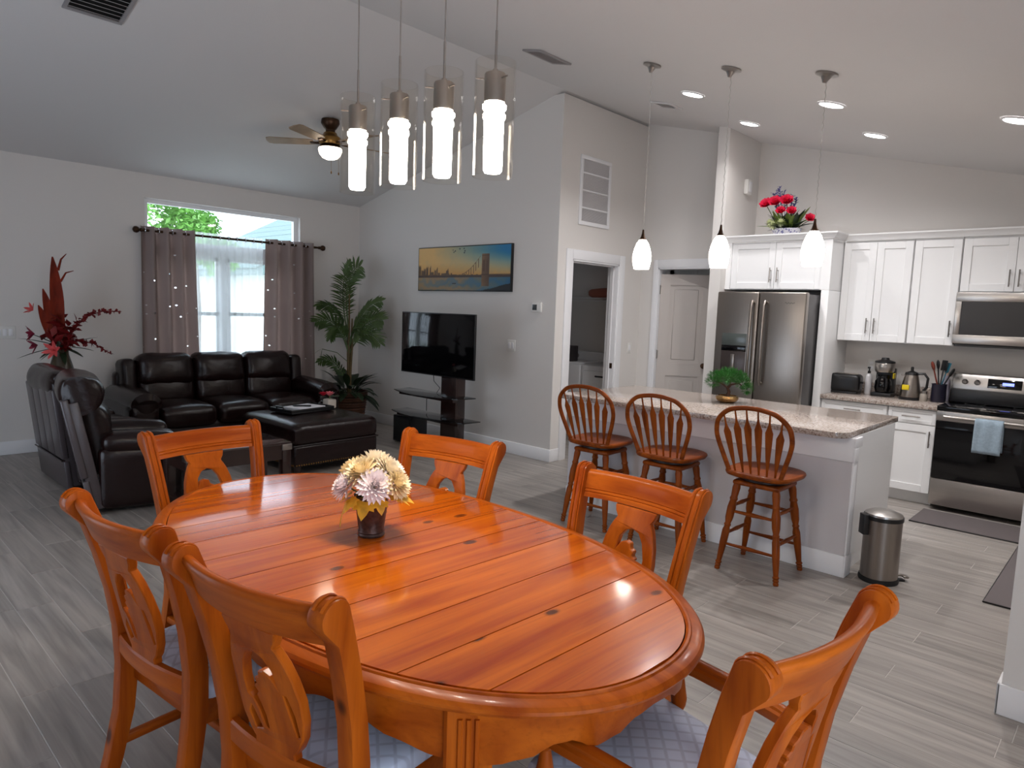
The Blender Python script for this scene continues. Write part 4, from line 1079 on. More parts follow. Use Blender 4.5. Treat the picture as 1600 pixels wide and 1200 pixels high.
# ------------------------------------------------------------------ curtains
ROD_Y, ROD_Z = 7.785, 2.24
t = T('curtain_rod', 'dark metal curtain rod with ball finials across the window', 'rod', (3.65, ROD_Y, ROD_Z))
G().tube([(-1.05, 0, 0), (1.03, 0, 0)], .013, 12).obj('pole', M_bronze, t)
for s, x in ((-1, -1.05), (1, 1.03)):
    G().lathe([(0, -.01), (.018, -.008), (.018, .01), (.012, .016), (.03, .03), (.036, .05), (.03, .07), (.012, .082), (0, .084)], 14, Matrix.Translation((x, 0, 0)) @ Matrix.Rotation(s*PI/2, 4, 'Y')).obj('finial', M_bronze, t)
    G().b(s*.98-.012, s*.98+.012, 0, .098, -.012, .012).b(s*.98-.025, s*.98+.025, .09, .099, -.05, .05, .003).obj('bracket', M_bronze, t)
def curtain(name, label, x0, x1, flare, m, waves, amp, zb=.06, zt=2.285, hang='', yo=0, grom=0, th=True):
    t = T(name, label, 'curtain', ((x0+x1)/2, ROD_Y+yo, 0))
    hw = (x1-x0)/2; rows = []; nx, nz_ = waves*12, 30
    for j in range(nz_+1):
        v = j/nz_; z = zt+(zb-zt)*v; row = []
        for i in range(nx+1):
            u = i/nx; x = -hw+2*hw*u
            x += v*(flare[0]*(1-u)+flare[1]*u)
            y = amp*math.sin(u*waves*2*PI)*(1-.25*v)+.012*math.sin(u*7+v*3)
            row.append(V((x, y, z)))
        rows.append(row)
    g = G().rows(rows, False, False); o = g.obj('cloth', m, t, sharp=80)
    if th: sm = o.modifiers.new('thickness', 'SOLIDIFY'); sm.thickness = .003
    if grom:
        for i in range(grom):
            u = (i+.5)/grom; x = -hw+2*hw*u
            G().tube([(x+.0*math.cos(2*PI*k/16), -yo+.024*math.cos(2*PI*k/16), ROD_Z+.024*math.sin(2*PI*k/16)) for k in range(16)], .006, 6, cv=True).obj('grommet', M_chrome, t, 'silver grommet')
    return t, rows
t, r = curtain('curtain', 'left taupe curtain panel with small star cut-outs, beside the red flowers', 2.60, 3.15, (-.01, .05), M_curt, 4, .06, grom=8)
t, r = curtain('curtain', 'right taupe curtain panel with small star cut-outs, beside the palm', 3.97, 4.60, (-.05, .04), M_curt, 4, .06, grom=8)
curtain('sheer_curtain', 'white translucent sheer curtain in the middle of the window', 3.17, 3.96, (.0, .0), M_sheer, 9, .018, grom=8, th=False, yo=.045)

# ------------------------------------------------------------------ ceiling fan
fxx, fyy = 3.715, 5.99; zf = zc(fyy)
t = T('ceiling_fan', 'brass and bronze ceiling fan with a lit bowl lamp over the living room', 'fan', (fxx, fyy, 0))
G().lathe([(0, zf-.005), (.085, zf-.004), (.088, zf-.04), (.06, zf-.085), (.045, zf-.10), (.045, zf-.13), (0, zf-.13)], 20).obj('canopy', M_bronze, t)
G().lathe([(0, zf-.125), (.06, zf-.127), (.07, zf-.15), (.105, zf-.175), (.112, zf-.215), (.10, zf-.24), (.0, zf-.245)], 22).obj('motor', M_brass, t)
G().lathe([(0, zf-.24), (.085, zf-.243), (.108, zf-.262), (.110, zf-.272), (0, zf-.273)], 22).obj('light_kit', M_bronze, t)
G().lathe([(.108, zf-.270), (.112, zf-.29), (.10, zf-.33), (.075, zf-.36), (.04, zf-.375), (0, zf-.378)], 22, caps=False).obj('bowl_lamp', M_fanl, t, 'lit frosted bowl')
M_blade = mat('light_maple_blade', lin(150, 128, 104), .5, var=.2, vscale=10)
for i in range(5):
    a = i*2*PI/5+2.36; M = Matrix.Translation((0, 0, zf-.225)) @ Matrix.Rotation(a, 4, 'Z') @ Matrix.Rotation(.2, 4, 'X')
    g = G().b(.09, .19, -.02, .02, -.005, .005, .002, M=M); bi = g.obj('blade_iron', M_bronze, t)
    g = G().prism([[(.16, -.045), (.22, -.058), (.56, -.07), (.60, -.055), (.61, 0), (.60, .055), (.56, .07), (.22, .058), (.16, .045)]], lambda u, v, w: M @ V((u, v, .005+.007*w))); g.obj('blade', M_blade, t)
for x in (-.05, .04):
    g = G().tube([(x*.9, -.09, zf-.26), (x*.9, -.092, zf-.50)], .0015, 4); g.lathe([(0, zf-.53), (.006, zf-.525), (.006, zf-.505), (0, zf-.50)], 8, cx=x*.9, cy=-.092); g.obj('pull_chain', M_brass, t)
# ------------------------------------------------------------------ kitchen cabinets (fronts face -x)
CT = .873
def pull(parent, x, y, z, L, vert=True, m=None):
    g = G(); h = L/2; d = V((0, 0, 1)) if vert else V((0, 1, 0)); c = V((x-.032, y, z))
    g.tube([c-d*h, c+d*h], .006, 8)
    for s in (-1, 1): g.tube([c+d*s*(h-.025), c+d*s*(h-.025)+V((.033, 0, 0))], .0045, 6)
    return g.obj('handle', M_nickel, parent, 'brushed nickel bar handle')
def shaker(parent, x, ya, yb, za, zb, name='door', hy=None, hz=None, vert=True, rail=.062, hl=.14):
    g = G(); t = .019; a, b2, c, d = ya+.0015, yb-.0015, za+.0015, zb-.0015
    g.b(x, x+t, a, a+rail, c, d, .0015, 1).b(x, x+t, b2-rail, b2, c, d, .0015, 1).b(x, x+t, a+rail, b2-rail, c, c+rail, .0015, 1).b(x, x+t, a+rail, b2-rail, d-rail, d, .0015, 1)
    g.b(x+.009, x+t, a+rail-.002, b2-rail+.002, c+rail-.002, d-rail+.002)
    o = g.obj(name, M_cab, parent)
    if hy is not None: pull(o, x, hy, hz, hl, vert)
    return o
def cabinet(name, label, x0, x1, ya, yb, za, zb, toe=False, group=None):
    t = T(name, label, 'cabinet', (0, 0, 0), 0, group)
    g = G().b(x0+.02, x1, ya+.001, yb-.001, za+(.105 if toe else 0), zb, .001, 1)
    if toe: g.b(x0+.09, x1, ya+.001, yb-.001, za, .105)
    g.obj('carcass', M_cab, t); return t
XK = 7.228
c = cabinet('wall_cabinet', 'white two door cabinet above the refrigerator', 6.62, XK, 2.225, 3.249, 1.835, 2.30)
shaker(c, 6.62, 2.755, 3.20, 1.84, 2.295, hy=2.79, hz=1.975); shaker(c, 6.62, 2.31, 2.755, 1.84, 2.295, hy=2.72, hz=1.975)
G().b(6.60, 6.64, 3.20, 3.249, 1.835, 2.30).obj('filler', M_cab, c)
G().b(6.60, XK, 2.225, 2.295, 0, 1.833, .002).obj('side_panel', M_cab, c, 'tall white end panel right of the refrigerator'); G().b(6.60, 6.645, 2.226, 2.31, 1.835, 2.30).obj('filler', M_cab, c)
c = cabinet('wall_cabinet', 'white double door wall cabinet above the toaster', 6.90, XK, 1.632, 2.222, 1.373, 2.30)
shaker(c, 6.90, 1.932, 2.218, 1.377, 2.285, hy=1.965, hz=1.52); shaker(c, 6.90, 1.636, 1.932, 1.377, 2.285, hy=1.90, hz=1.52)
c = cabinet('wall_cabinet', 'white single door wall cabinet between double cabinet and microwave', 6.90, XK, 1.264, 1.630, 1.373, 2.30)
shaker(c, 6.90, 1.268, 1.626, 1.377, 2.285, hy=1.30, hz=1.52)
c = cabinet('wall_cabinet', 'short white cabinet above the microwave', 6.90, XK, .500, 1.262, 1.835, 2.30)
shaker(c, 6.90, .882, 1.258, 1.84, 2.285, hy=.915, hz=1.95); shaker(c, 6.90, .504, .882, 1.84, 2.285, hy=.85, hz=1.95)
def crown(name, pts):
    g = G(); pf = [(0, 2.30), (-.012, 2.302), (-.016, 2.316), (-.040, 2.344), (-.046, 2.350), (-.046, 2.362), (.0, 2.362)]
    rows = []
    for i, p in enumerate(pts):
        d0 = (V(pts[i])-V(pts[i-1])).normalized() if i else (V(pts[1])-V(pts[0])).normalized()
        d1 = (V(pts[min(i+1, len(pts)-1)])-V(pts[max(0, min(i, len(pts)-2))])).normalized()
        n0, n1 = V((d0.y, -d0.x)), V((d1.y, -d1.x)); nn = (n0+n1); nn = nn/nn.length**2*2
        rows.append([V((p[0]-nn.x*d*-1*-1, p[1]-nn.y*d, z)) for d, z in pf])
    g.rows(rows); return struct(g, name, M_cab)
# outline walked so that the right-hand normal points into the room
crown('trim_3', [(6.60, 3.249), (6.60, 2.222), (6.90, 2.222), (6.90, .50)])['label'] = 'white crown moulding along the cabinet tops'
c = cabinet('base_cabinet', 'white base cabinet with a wide drawer under the toaster', 6.62, XK, 1.652, 2.222, 0, .832, True)
o = shaker(c, 6.62, 1.658, 2.216, .70, .825, 'drawer', 1.935, .762, False, .03)
shaker(c, 6.62, 1.937, 2.216, .11, .695, hy=1.97, hz=.60); shaker(c, 6.62, 1.658, 1.937, .11, .695, hy=1.90, hz=.60)
c = cabinet('base_cabinet', 'white narrow base cabinet with drawer and door beside the range', 6.62, XK, 1.272, 1.650, 0, .832, True)
shaker(c, 6.62, 1.276, 1.646, .70, .825, 'drawer', 1.46, .762, False, .03); shaker(c, 6.62, 1.276, 1.646, .11, .695, hy=1.31, hz=.58)
o = G().b(6.592, XK, 1.27, 2.223, .833, CT, .005).obj('countertop', M_granite); tag(o, 'speckled grey granite countertop along the kitchen wall', 'countertop')
o = G().b(7.205, XK, 1.27, 2.223, CT+.0005, CT+.10, .003).obj('backsplash', M_granite); tag(o, 'low granite backsplash strip behind the small appliances', 'backsplash')

# refrigerator
t = T('refrigerator', 'stainless steel side by side refrigerator with water dispenser', 'refrigerator', (0, 0, 0))
FY0, FY1, FS, FX = 2.312, 3.168, 2.748, 6.30
G().b(6.385, 7.2, FY0+.005, FY1-.005, .03, 1.785, .005).obj('body', mat('fridge_grey', lin(96, 94, 94), .4, metal=.4), t)
d = G().b(FX, 6.38, FS+.003, FY1, .06, 1.80, .014, 3).obj('freezer_door', M_steel, t)
G().b(FX-.003, FX+.002, 2.842, 3.092, 1.28, 1.40, .002).obj('dispenser_panel', mat('dispenser_panel', lin(74, 80, 78), .2), d)
G().b(FX-.004, FX+.002, 2.842, 3.092, 1.23, 1.285, .002).obj('dispenser_controls', M_bglass, d)
g = G().b(FX-.002, FX+.002, 2.842, 3.092, .93, 1.23, .002); g.obj('dispenser_recess', mat('dispenser_recess', lin(70, 62, 60), .3, metal=.5), d)
G().b(FX-.018, FX-.001, 2.87, 3.06, .93, .945, .003).obj('drip_tray', M_black, d); G().b(FX-.012, FX-.001, 2.95, 2.99, 1.05, 1.20, .003).obj('paddle', M_steel, d)
d2 = G().b(FX, 6.38, FY0, FS-.003, .06, 1.80, .014, 3).obj('fridge_door', M_steel, t)
def script_mark(parent, x, y, z, L):
    pts = [(x, y+L*(.5-u), z+.008*math.sin(u*22)*(1-u*.5)) for u in [i/24 for i in range(25)]]
    return G().tube(pts, .0016, 4).obj('script_emblem', M_black, parent, 'small dark script emblem')
script_mark(d2, FX-.001, 2.455, 1.70, .09)
for y, dd in ((2.795, d), (2.675, d2)):
    g = G().tube([(FX+.002, y, 1.70), (FX-.035, y, 1.71), (FX-.055, y, 1.67), (FX-.060, y, 1.32), (FX-.055, y, .98), (FX-.035, y, .935), (FX+.002, y, .945)], .015, 10, sq=1.0); g.obj('handle', M_steel, dd, 'long steel door handle')
G().b(6.36, 6.40, FY0+.01, FY1-.01, .0, .058).obj('kick_grille', M_black, t)

# range, towel, microwave
t = T('range', 'freestanding electric range with black glass oven door and steel drawer', 'oven', (0, 0, 0))
RY0, RY1, RX = .505, 1.267, 6.565
G().b(RX+.03, 7.2, RY0, RY1, .04, .845, .003).obj('body', M_black, t)
G().b(RX+.0, 7.12, RY0-.002, RY1+.002, .846, .884, .006).obj('cooktop', M_bglass, t)
for x, y, r in ((6.73, 1.07, .10), (6.73, .70, .08), (6.98, 1.07, .075), (6.98, .70, .10)):
    G().lathe([(r, .8842), (r, .8848), (r-.004, .8848), (r-.004, .8842)], 28, caps=False, cx=x, cy=y).obj('burner_ring', mat('burner_print', lin(70, 70, 72), .3) if 'burner_print' not in bpy.data.materials else bpy.data.materials['burner_print'], t)
d = T('oven_door', None, None); d.parent = t
G().b(RX-.01, RX+.028, RY0+.003, RY1-.003, .275, .76, .004).obj('door_glass', M_bglass, d)
G().b(RX-.012, RX+.028, RY0+.003, RY1-.003, .762, .842, .004).obj('door_top_band', M_steelh, d)
g = G().tube([(RX-.05, RY0+.06, .80), (RX-.05, RY1-.06, .80)], .013, 12)
for y in (RY0+.08, RY1-.08): g.tube([(RX-.05, y, .80), (RX-.008, y, .80)], .009, 8)
g.obj('handle', M_steelh, d, 'steel bar handle')
G().b(RX-.006, RX+.028, RY0+.003, RY1-.003, .045, .27, .004).obj('warming_drawer', M_steelh, t)
g = G().b(7.02, 7.2, RY0, RY1, .885, 1.0, .004); g.obj('backguard_base', M_black, t)
g = G().prism([[(7.03, 1.0), (7.06, 1.135), (7.2, 1.135), (7.2, 1.0)]], lambda u, v, w: V((u, RY0+(RY1-RY0)*w, v))); g.soften(.006); g.obj('control_panel', M_steelh, t)
for y in (1.17, 1.08, .69, .60): G().lathe([(.022, 0), (.022, .018), (.016, .026), (0, .026)], 14, Matrix.Translation((7.047, y, 1.07)) @ Matrix.Rotation(-PI/2-.21, 4, 'Y')).obj('knob', M_steelh, t)
G().b(-.004, .004, -.12, .12, -.04, .04, .002, M=RM(7.043, .885, 1.068, 0, .21)).obj('display', M_bglass, t); 
G().b(-.002, .002, -.045, .035, -.012, .012, M=RM(7.037, .865, 1.070, 0, .21)).obj('blue_clock', M_blue, t, 'blue lit clock digits')
script_mark(t, RX-.0115, .885, .32, .05)
o_ = T('dish_towel', 'grey blue dish towel hanging over the oven handle', 'towel', (RX-.05, .885, .80))
rows = []
for i in range(25):
    u = i/24; L = .62*u
    if L < .26: p = (-.019-.006*math.sin(L*9), L-.26)      # front fall, bottom to top
    elif L < .26+.06: a = (L-.26)/.06*PI; p = (-.019*math.cos(a), .017*math.sin(a))
    else: p = (.019+.002*math.sin(L*9), -(L-.32)*.8)
    rows.append([V((p[0]-.004*math.sin(q*1.1+i*.1), -.095+.19*q/12+(.008*(1-u)), p[1])) for q in range(13)])
ob = G().rows(rows, False, False).obj('cloth', mat('towel_terry', lin(150, 168, 182), .9, var=.12, vscale=60, bump=.5, bscale=250), o_, sharp=80); sm = ob.modifiers.new('thickness', 'SOLIDIFY'); sm.thickness = .004; sm.offset = 0

t = T('microwave', 'stainless over the range microwave with black glass door', 'microwave', (0, 0, 0))
MX = 6.82
G().b(MX+.03, XK, RY0-.002, RY1-.006, 1.392, 1.832, .003).obj('body', M_black, t)
g = G().b(MX, MX+.03, RY0-.002, RY1-.006, 1.755, 1.832, .004).b(MX, MX+.03, RY0-.002, RY1-.006, 1.40, 1.475, .004).b(MX, MX+.03, RY1-.05, RY1-.006, 1.475, 1.755, .003).b(MX, MX+.03, RY0-.002, RY0+.15, 1.475, 1.755, .003); g.obj('door_frame', M_steelh, t)
G().b(MX+.006, MX+.028, RY0+.15, RY1-.05, 1.475, 1.755).obj('door_glass', mat('dark_mesh_glass', lin(26, 24, 26), .35), t)
G().tube([(MX, RY0+.19, 1.73), (MX-.04, RY0+.19, 1.72), (MX-.04, RY0+.19, 1.52), (MX, RY0+.19, 1.51)], .009, 8).obj('handle', M_steelh, t)
G().b(MX+.04, 7.18, RY0+.02, RY1-.02, 1.376, 1.393).obj('vent_underside', M_black, t)

# small appliances on the counter
t = T('toaster', 'black rounded two slot toaster on the granite counter', 'toaster', (6.95, 2.115, CT))
g = G().cushion(.16, .27, .17, .035, .0, RM(0, 0, .10), 7); g.obj('shell', M_black, t)
for y in (-.025, .025): G().b(y-.012, y+.012, -.10, .10, .180, .187, .001).obj('slot', M_steel, t)
G().b(-.015, .015, -.152, -.134, .10, .12, .004).obj('lever', M_black, t); G().b(-.07, .07, -.12, .12, 0, .02, .003).obj('foot_base', M_black, t)
t = T('coffee_maker', 'black drip coffee maker with steel band and glass carafe', 'coffee maker', (7.0, 1.80, CT))
G().b(-.09, .09, -.085, .085, 0, .035, .008).b(.03, .09, -.08, .08, .035, .26, .006).obj('housing', M_black, t)
G().lathe([(0, .225), (.075, .225), (.083, .24), (.086, .30), (.082, .31), (0, .31)], 22, cx=-.015).obj('steel_band', M_steelh, t)
G().lathe([(0, .308), (.086, .310), (.084, .325), (.05, .336), (.035, .34), (.03, .358), (0, .36)], 22, cx=-.015).obj('lid', M_black, t)
g = G().lathe([(0, .037), (.064, .04), (.075, .08), (.07, .14), (.05, .18), (.054, .20), (0, .20)], 20, cx=-.02); g.obj('carafe', M_bglass, t, 'dark glass carafe'); G().tube([(-.08, -.03, .18), (-.12, -.05, .17), (-.125, -.055, .10), (-.09, -.04, .06)], .008, 7).obj('carafe_handle', M_black, t)
G().b(-.05, .03, -.088, -.083, .17, .22, .002).obj('yellow_label', mat('yellow_label', lin(222, 196, 20), .5), t)
t = T('electric_kettle', 'stainless electric kettle with yellow sticker on a black base', 'kettle', (6.93, 1.56, CT))
G().lathe([(0, 0), (.09, 0), (.092, .015), (.078, .022), (0, .022)], 22).obj('power_base', M_black, t)
G().lathe([(0, .024), (.080, .024), (.082, .04), (.074, .12), (.058, .20), (.05, .225), (0, .225)], 24).obj('kettle_body', M_steel, t)
G().lathe([(0, .222), (.056, .224), (.05, .245), (.02, .255), (.012, .262), (.013, .285), (.009, .295), (0, .296)], 18).obj('lid', M_black, t)
G().tube([(.0, -.05, .235), (.0, -.10, .24), (.0, -.13, .20), (.0, -.125, .12), (.0, -.085, .06)], .011, 8).obj('handle', M_black, t); G().prism([[(.045, .18), (.085, .22), (.045, .225)]], lambda u, v, w: V(((w-.5)*.04, u, v))).obj('spout', M_steel, t)
G().b(-.088, -.07, -.005, .05, .09, .135, .002).obj('yellow_sticker', bpy.data.materials['yellow_label'], t)
t = T('soap_bottle', 'slim clear bottle with a black pump behind the toaster', 'bottle', (7.08, 1.955, CT))
G().lathe([(0, 0), (.028, 0), (.03, .01), (.03, .16), (.022, .185), (.012, .195), (0, .195)], 16).obj('bottle_body', mat('pale_bottle', lin(206, 204, 206), .25), t); G().lathe([(0, .195), (.014, .195), (.014, .215), (.006, .22), (.006, .245), (0, .246)], 10).b(-.035, .01, -.008, .008, .243, .258, .003).obj('pump', M_black, t)
t = T('utensil_crock', 'dark crock beside the range holding cooking utensils', 'crock', (6.96, 1.345, CT))
G().lathe([(0, 0), (.055, 0), (.06, .01), (.058, .15), (.062, .16), (.054, .16), (.05, .02), (0, .015)], 20).obj('crock_body', mat('navy_glaze', lin(36, 34, 50), .3), t)
for nm, lb, a, b2, h, m, fl in (('spatula', 'black nylon spatula in the utensil crock', .02, -.02, .34, M_black, 1), ('wooden_spoon', 'reddish wooden spoon in the utensil crock', -.03, .06, .33, mat('red_wood', lin(120, 50, 34), .5), 0), ('turner', 'teal silicone turner in the utensil crock', .03, -.05, .32, mat('teal_silicone', lin(30, 92, 110), .5), 1), ('ladle', 'dark ladle leaning right in the utensil crock', .0, -.09, .28, M_rubber, 0), ('slotted_spoon', 'black slotted spoon in the utensil crock', -.01, .025, .345, M_black, 0)):
    e = T(nm, lb, 'utensil', (6.96, 1.345, CT)); top = V((a*1.0, b2, h)); bot = V((-a*.35, -b2*.3, .02))
    G().tube([bot, top], .006, 6).obj('shaft', m, e); dr_ = (top-bot).normalized(); q = dr_.to_track_quat('Z', 'X').to_matrix().to_4x4(); M = Matrix.Translation(top-dr_*.06) @ q
    if fl: G().b(-.004, .004, -.034, .034, 0, .09, .003, M=M).obj('blade', m, e)
    else: G().lathe([(0, 0), (.018, .012), (.03, .04), (.026, .07), (.012, .085), (0, .087)], 12, M @ Matrix.Diagonal((.45, 1, 1, 1))).obj('bowl', m, e)
t = T('spice_jar', 'small pale jar between the kettle and the crock', 'jar', (6.90, 1.445, CT)); G().lathe([(0, 0), (.03, 0), (.032, .01), (.03, .06), (.022, .07), (0, .07)], 14).obj('jar_body', mat('pale_jar', lin(150, 142, 132), .3), t); G().lathe([(0, .07), (.026, .07), (.026, .09), (0, .092)], 14).obj('lid', M_nickel, t)
t = T('spray_bottle', 'pale plastic bottle at the back of the range counter end', 'bottle', (7.14, 1.33, CT)); G().lathe([(0, 0), (.035, 0), (.037, .01), (.036, .17), (.02, .21), (.016, .23), (0, .23)], 14).obj('bottle_body', mat('lilac_bottle', lin(196, 190, 206), .3), t); G().lathe([(0, .23), (.02, .23), (.018, .265), (0, .267)], 12).obj('cap', mat('peach_cap', lin(226, 196, 176), .4), t)
# outlet on the kitchen wall
t = T('wall_outlet', 'white outlet plate on the kitchen wall behind the toaster', 'outlet', (7.23, 1.98, 1.14), -PI/2); G().b(-.036, .036, -.006, -.0005, -.058, .058, .003).obj('plate', M_plate, t)
for z in (-.022, .022): G().b(-.016, .016, -.009, -.005, z-.014, z+.014, .003).obj('socket', M_trim, t)

# flowers on top of the cabinet
fx, fy, fz = 6.85, 2.76, 2.364
t = T('planter_box', 'blue and white patterned oval planter on top of the fridge cabinet', 'planter', (fx, fy, fz), 0)
g = G().lathe([(0, 0), (.08, 0), (.09, .01), (.105, .07), (.108, .075), (.098, .075), (.09, .02), (0, .02)], 24); 
for v in g.bm.verts: v.co.y *= 1.35
m_, nt_, p_ = newmat('blue_white_pattern'); tc_ = N(nt_, 'ShaderNodeTexCoord'); vo_ = N(nt_, 'ShaderNodeTexVoronoi'); vo_.inputs['Scale'].default_value = 55; r_ = N(nt_, 'ShaderNodeValToRGB'); r_.color_ramp.elements[0].color = lin(96, 96, 160); r_.color_ramp.elements[0].position = .3; r_.color_ramp.elements[1].color = lin(226, 224, 232); r_.color_ramp.elements[1].position = .5
nt_.links.new(tc_.outputs['Object'], vo_.inputs['Vector']); nt_.links.new(vo_.outputs['Distance'], r_.inputs[0]); nt_.links.new(r_.outputs[0], p_.inputs[0]); p_.inputs['Roughness'].default_value = .3
g.obj('box_body', m_, t)
f = T('rose_arrangement', 'bunch of red roses with blue spikes on top of the fridge cabinet', 'flowers', (fx, fy, fz+.078))
M_blueb = mat('violet_blossom', lin(96, 96, 160), .6, var=.2, vscale=60); M_wf = mat('cream_blossom', lin(226, 230, 188), .6); M_redr = mat('bright_red_rose', lin(226, 34, 74), .45); M_mgr = mat('bright_leaf', lin(112, 130, 60), .5, var=.3, vscale=30)
def rose_out(p, r):
    g = rose((0, 0, 0), r, M_redr); d = V((-1, p[1]*1.5-.3, .75)).normalized(); M = Matrix.Translation(p) @ d.to_track_quat('Z', 'Y').to_matrix().to_4x4()
    for v in g.bm.verts: v.co = M @ v.co
    return g
for y, z, x in ((.20, .235, -.04), (.105, .245, -.06), (.0, .25, -.05), (.035, .155, -.09), (-.06, .15, -.07), (-.225, .075, -.03)):
    r = .078 if z > .2 else .058
    bo = rose_out((x, y, z), r).obj('rose', M_redr, f, sharp=80); G().tube([(0, y*.3, -.04), (x*.4, y*.7, z*.5), (x*.8, y, z-.01)], .004, 5).obj('stem', M_stem, bo)
for y, z in ((.10, .42), (.16, .36), (.05, .36), (-.04, .32), (-.08, .30), (.13, .39)):
    g = G(); b0 = V((0, y*.3, 0)); e = V((-.01, y, z)); g.tube([b0, e], .003, 4)
    for i in range(26):
        u = .5+.5*i/26; p = b0.lerp(e, u); dd = V((rr.gauss(0, 1), rr.gauss(0, 1), .5)); g.leaf(p, dd, (0, .3, 1), .035, .022, .1, 2, .2)
    g.obj('blue_spike', M_blueb, f, sharp=80)
for y, z, x in ((.02, .05, -.10), (.10, .03, -.09), (.15, .06, -.05)):
    g = G()
    for i in range(40):
        ph = math.acos(1-1.4*(i+.5)/40); th = i*2.4; dd = V((-math.cos(ph), math.sin(ph)*math.cos(th), math.sin(ph)*math.sin(th))); g.leaf(V((x, y, z)), dd, (0, .2, 1), .05, .022, .1, 2, .2)
    g.obj('cream_bloom', M_wf, f, sharp=80)
for i in range(60):
    a = rr.uniform(0, 2*PI); g = G(); dd = V((math.cos(a)*.6-.3, math.sin(a), rr.uniform(.1, 2.0))); g.leaf((0, rr.uniform(-.09, .09), .0), dd, (0, 0, 1), rr.uniform(.14, .25), .05, .35, 4, .2); g.obj('leaf', M_mgr if i % 2 else M_dg, f, sharp=70)

# ------------------------------------------------------------------ island
IX0, IX1, IY0, IY1, IT = 4.34, 5.28, 1.245, 3.40, .897
t = T('kitchen_island', 'white kitchen island with a grey seating side panel and white trim', 'island', (0, 0, 0))
M_isl = mat('island_panel_paint', lin(206, 202, 204), .7, bump=.1, bscale=160)
G().b(IX0, IX0+.115, IY0, IY1, 0, IT-.036, .001, 1).obj('knee_wall', M_isl, t)
G().b(IX0+.116, IX1, IY0+.015, IY1-.01, .10, IT-.036, .001, 1).b(IX0+.116, IX1-.07, IY0+.02, IY1-.015, 0, .10).obj('cabinet_body', M_cab, t)
G().b(IX0-.014, IX0-.0005, IY0-.002, IY1, 0, .135, .004).obj('base_trim', M_trim, t); G().b(IX0-.014, IX0+.10, IY0-.014, IY0-.0005, 0, .135, .004).obj('base_trim', M_trim, t)
G().b(IX0-.014, IX0-.0005, IY0-.002, IY1, .715, IT-.037, .004).obj('top_trim', M_trim, t)
G().b(IX0-.014, IX0+.117, IY0-.016, IY0-.0005, .80, IT-.037, .004).obj('corner_block', M_trim, t); G().b(IX0-.016, IX0+.06, IY0-.018, IY0-.0005, .715, .80, .004).obj('corner_block', M_trim, t)
G().b(IX0-.008, IX0+.06, IY0-.012, IY0-.0005, .136, .714, .004).obj('corner_post', M_trim, t)
g = G(); rc = .09; x0, x1, y0, y1 = 4.222, 5.37, 1.262, 3.45
out = arc(x0+rc, y0+rc, rc, 180, 270, 8)+arc(x1-.02, y0+.02, .02, 270, 360, 3)+arc(x1-.02, y1-.02, .02, 0, 90, 3)+arc(x0+rc, y1-rc, rc, 90, 180, 8)
g.prism([out], lambda u, v, w: V((u, v, IT-.035+.035*w))); g.soften(.006, .6, 2); o = g.obj('island_countertop', M_granite); tag(o, 'speckled granite island countertop with rounded corners', 'countertop')

# bonsai
bx, by = 4.97, 2.365
t = T('bonsai_bowl', 'small gold oval bowl on the island holding the bonsai', 'bowl', (bx, by, IT))
g = G().lathe([(0, 0), (.05, 0), (.075, .015), (.088, .035), (.08, .052), (.070, .055), (.07, .045), (0, .04)], 24)
g.obj('bowl_body', mat('hammered_gold', lin(190, 150, 100), .22, metal=1, bump=.8, bscale=50), t); G().lathe([(0, .044), (.068, .044), (0, .052)], 14, caps=False).obj('pebbles', mat('dark_gravel', lin(50, 40, 34), .9), t)
t = T('bonsai', 'small artificial bonsai with flat green foliage pads', 'plant', (bx, by, IT+.052))
rs_ = lambda a, b2, z: rx*a+aw*b2+V((0, 0, z))
g = G().tube([rs_(0, 0, -.006), rs_(.012, 0, .03), rs_(.0, 0, .06), rs_(.02, 0, .085)], [.016, .014, .013, .011], 8); g.tube([rs_(.0, 0, .06), rs_(-.05, 0, .095), rs_(-.10, 0, .11)], [.008, .006, .004], 6); g.tube([rs_(.02, 0, .085), rs_(.08, 0, .10), rs_(.12, 0, .075)], [.008, .006, .004], 6); g.tube([rs_(.02, 0, .085), rs_(.01, 0, .13)], [.007, .004], 6)
g.obj('trunk', mat('bonsai_bark', lin(74, 44, 28), .8), t)
M_bon = mat('bonsai_green', lin(46, 112, 40), .6, var=.35, vscale=60)
for a, b2, z, sx_, sz_ in ((.0, 0, .165, .10, .045), (-.075, .01, .145, .075, .042), (-.115, 0, .105, .055, .036), (.07, 0, .15, .08, .042), (.115, -.01, .105, .06, .045), (.02, .05, .15, .08, .04), (.15, 0, .06, .035, .035), (-.03, -.05, .14, .08, .035)):
    g = G()
    for i in range(420):
        d = V((rr.gauss(0, 1), rr.gauss(0, 1), rr.gauss(0, 1))).normalized(); q = rr.uniform(.55, 1)
        p = rs_(a, b2, z)+V((d.x*sx_*q, d.y*sx_*q, d.z*sz_*q)); g.leaf(p, d+V((0, 0, .5)), (rr.random(), .3, 1), .024, .014, .1, 1, .2)
    g.obj('foliage_pad', M_bon, t, kind='stuff', sharp=80)

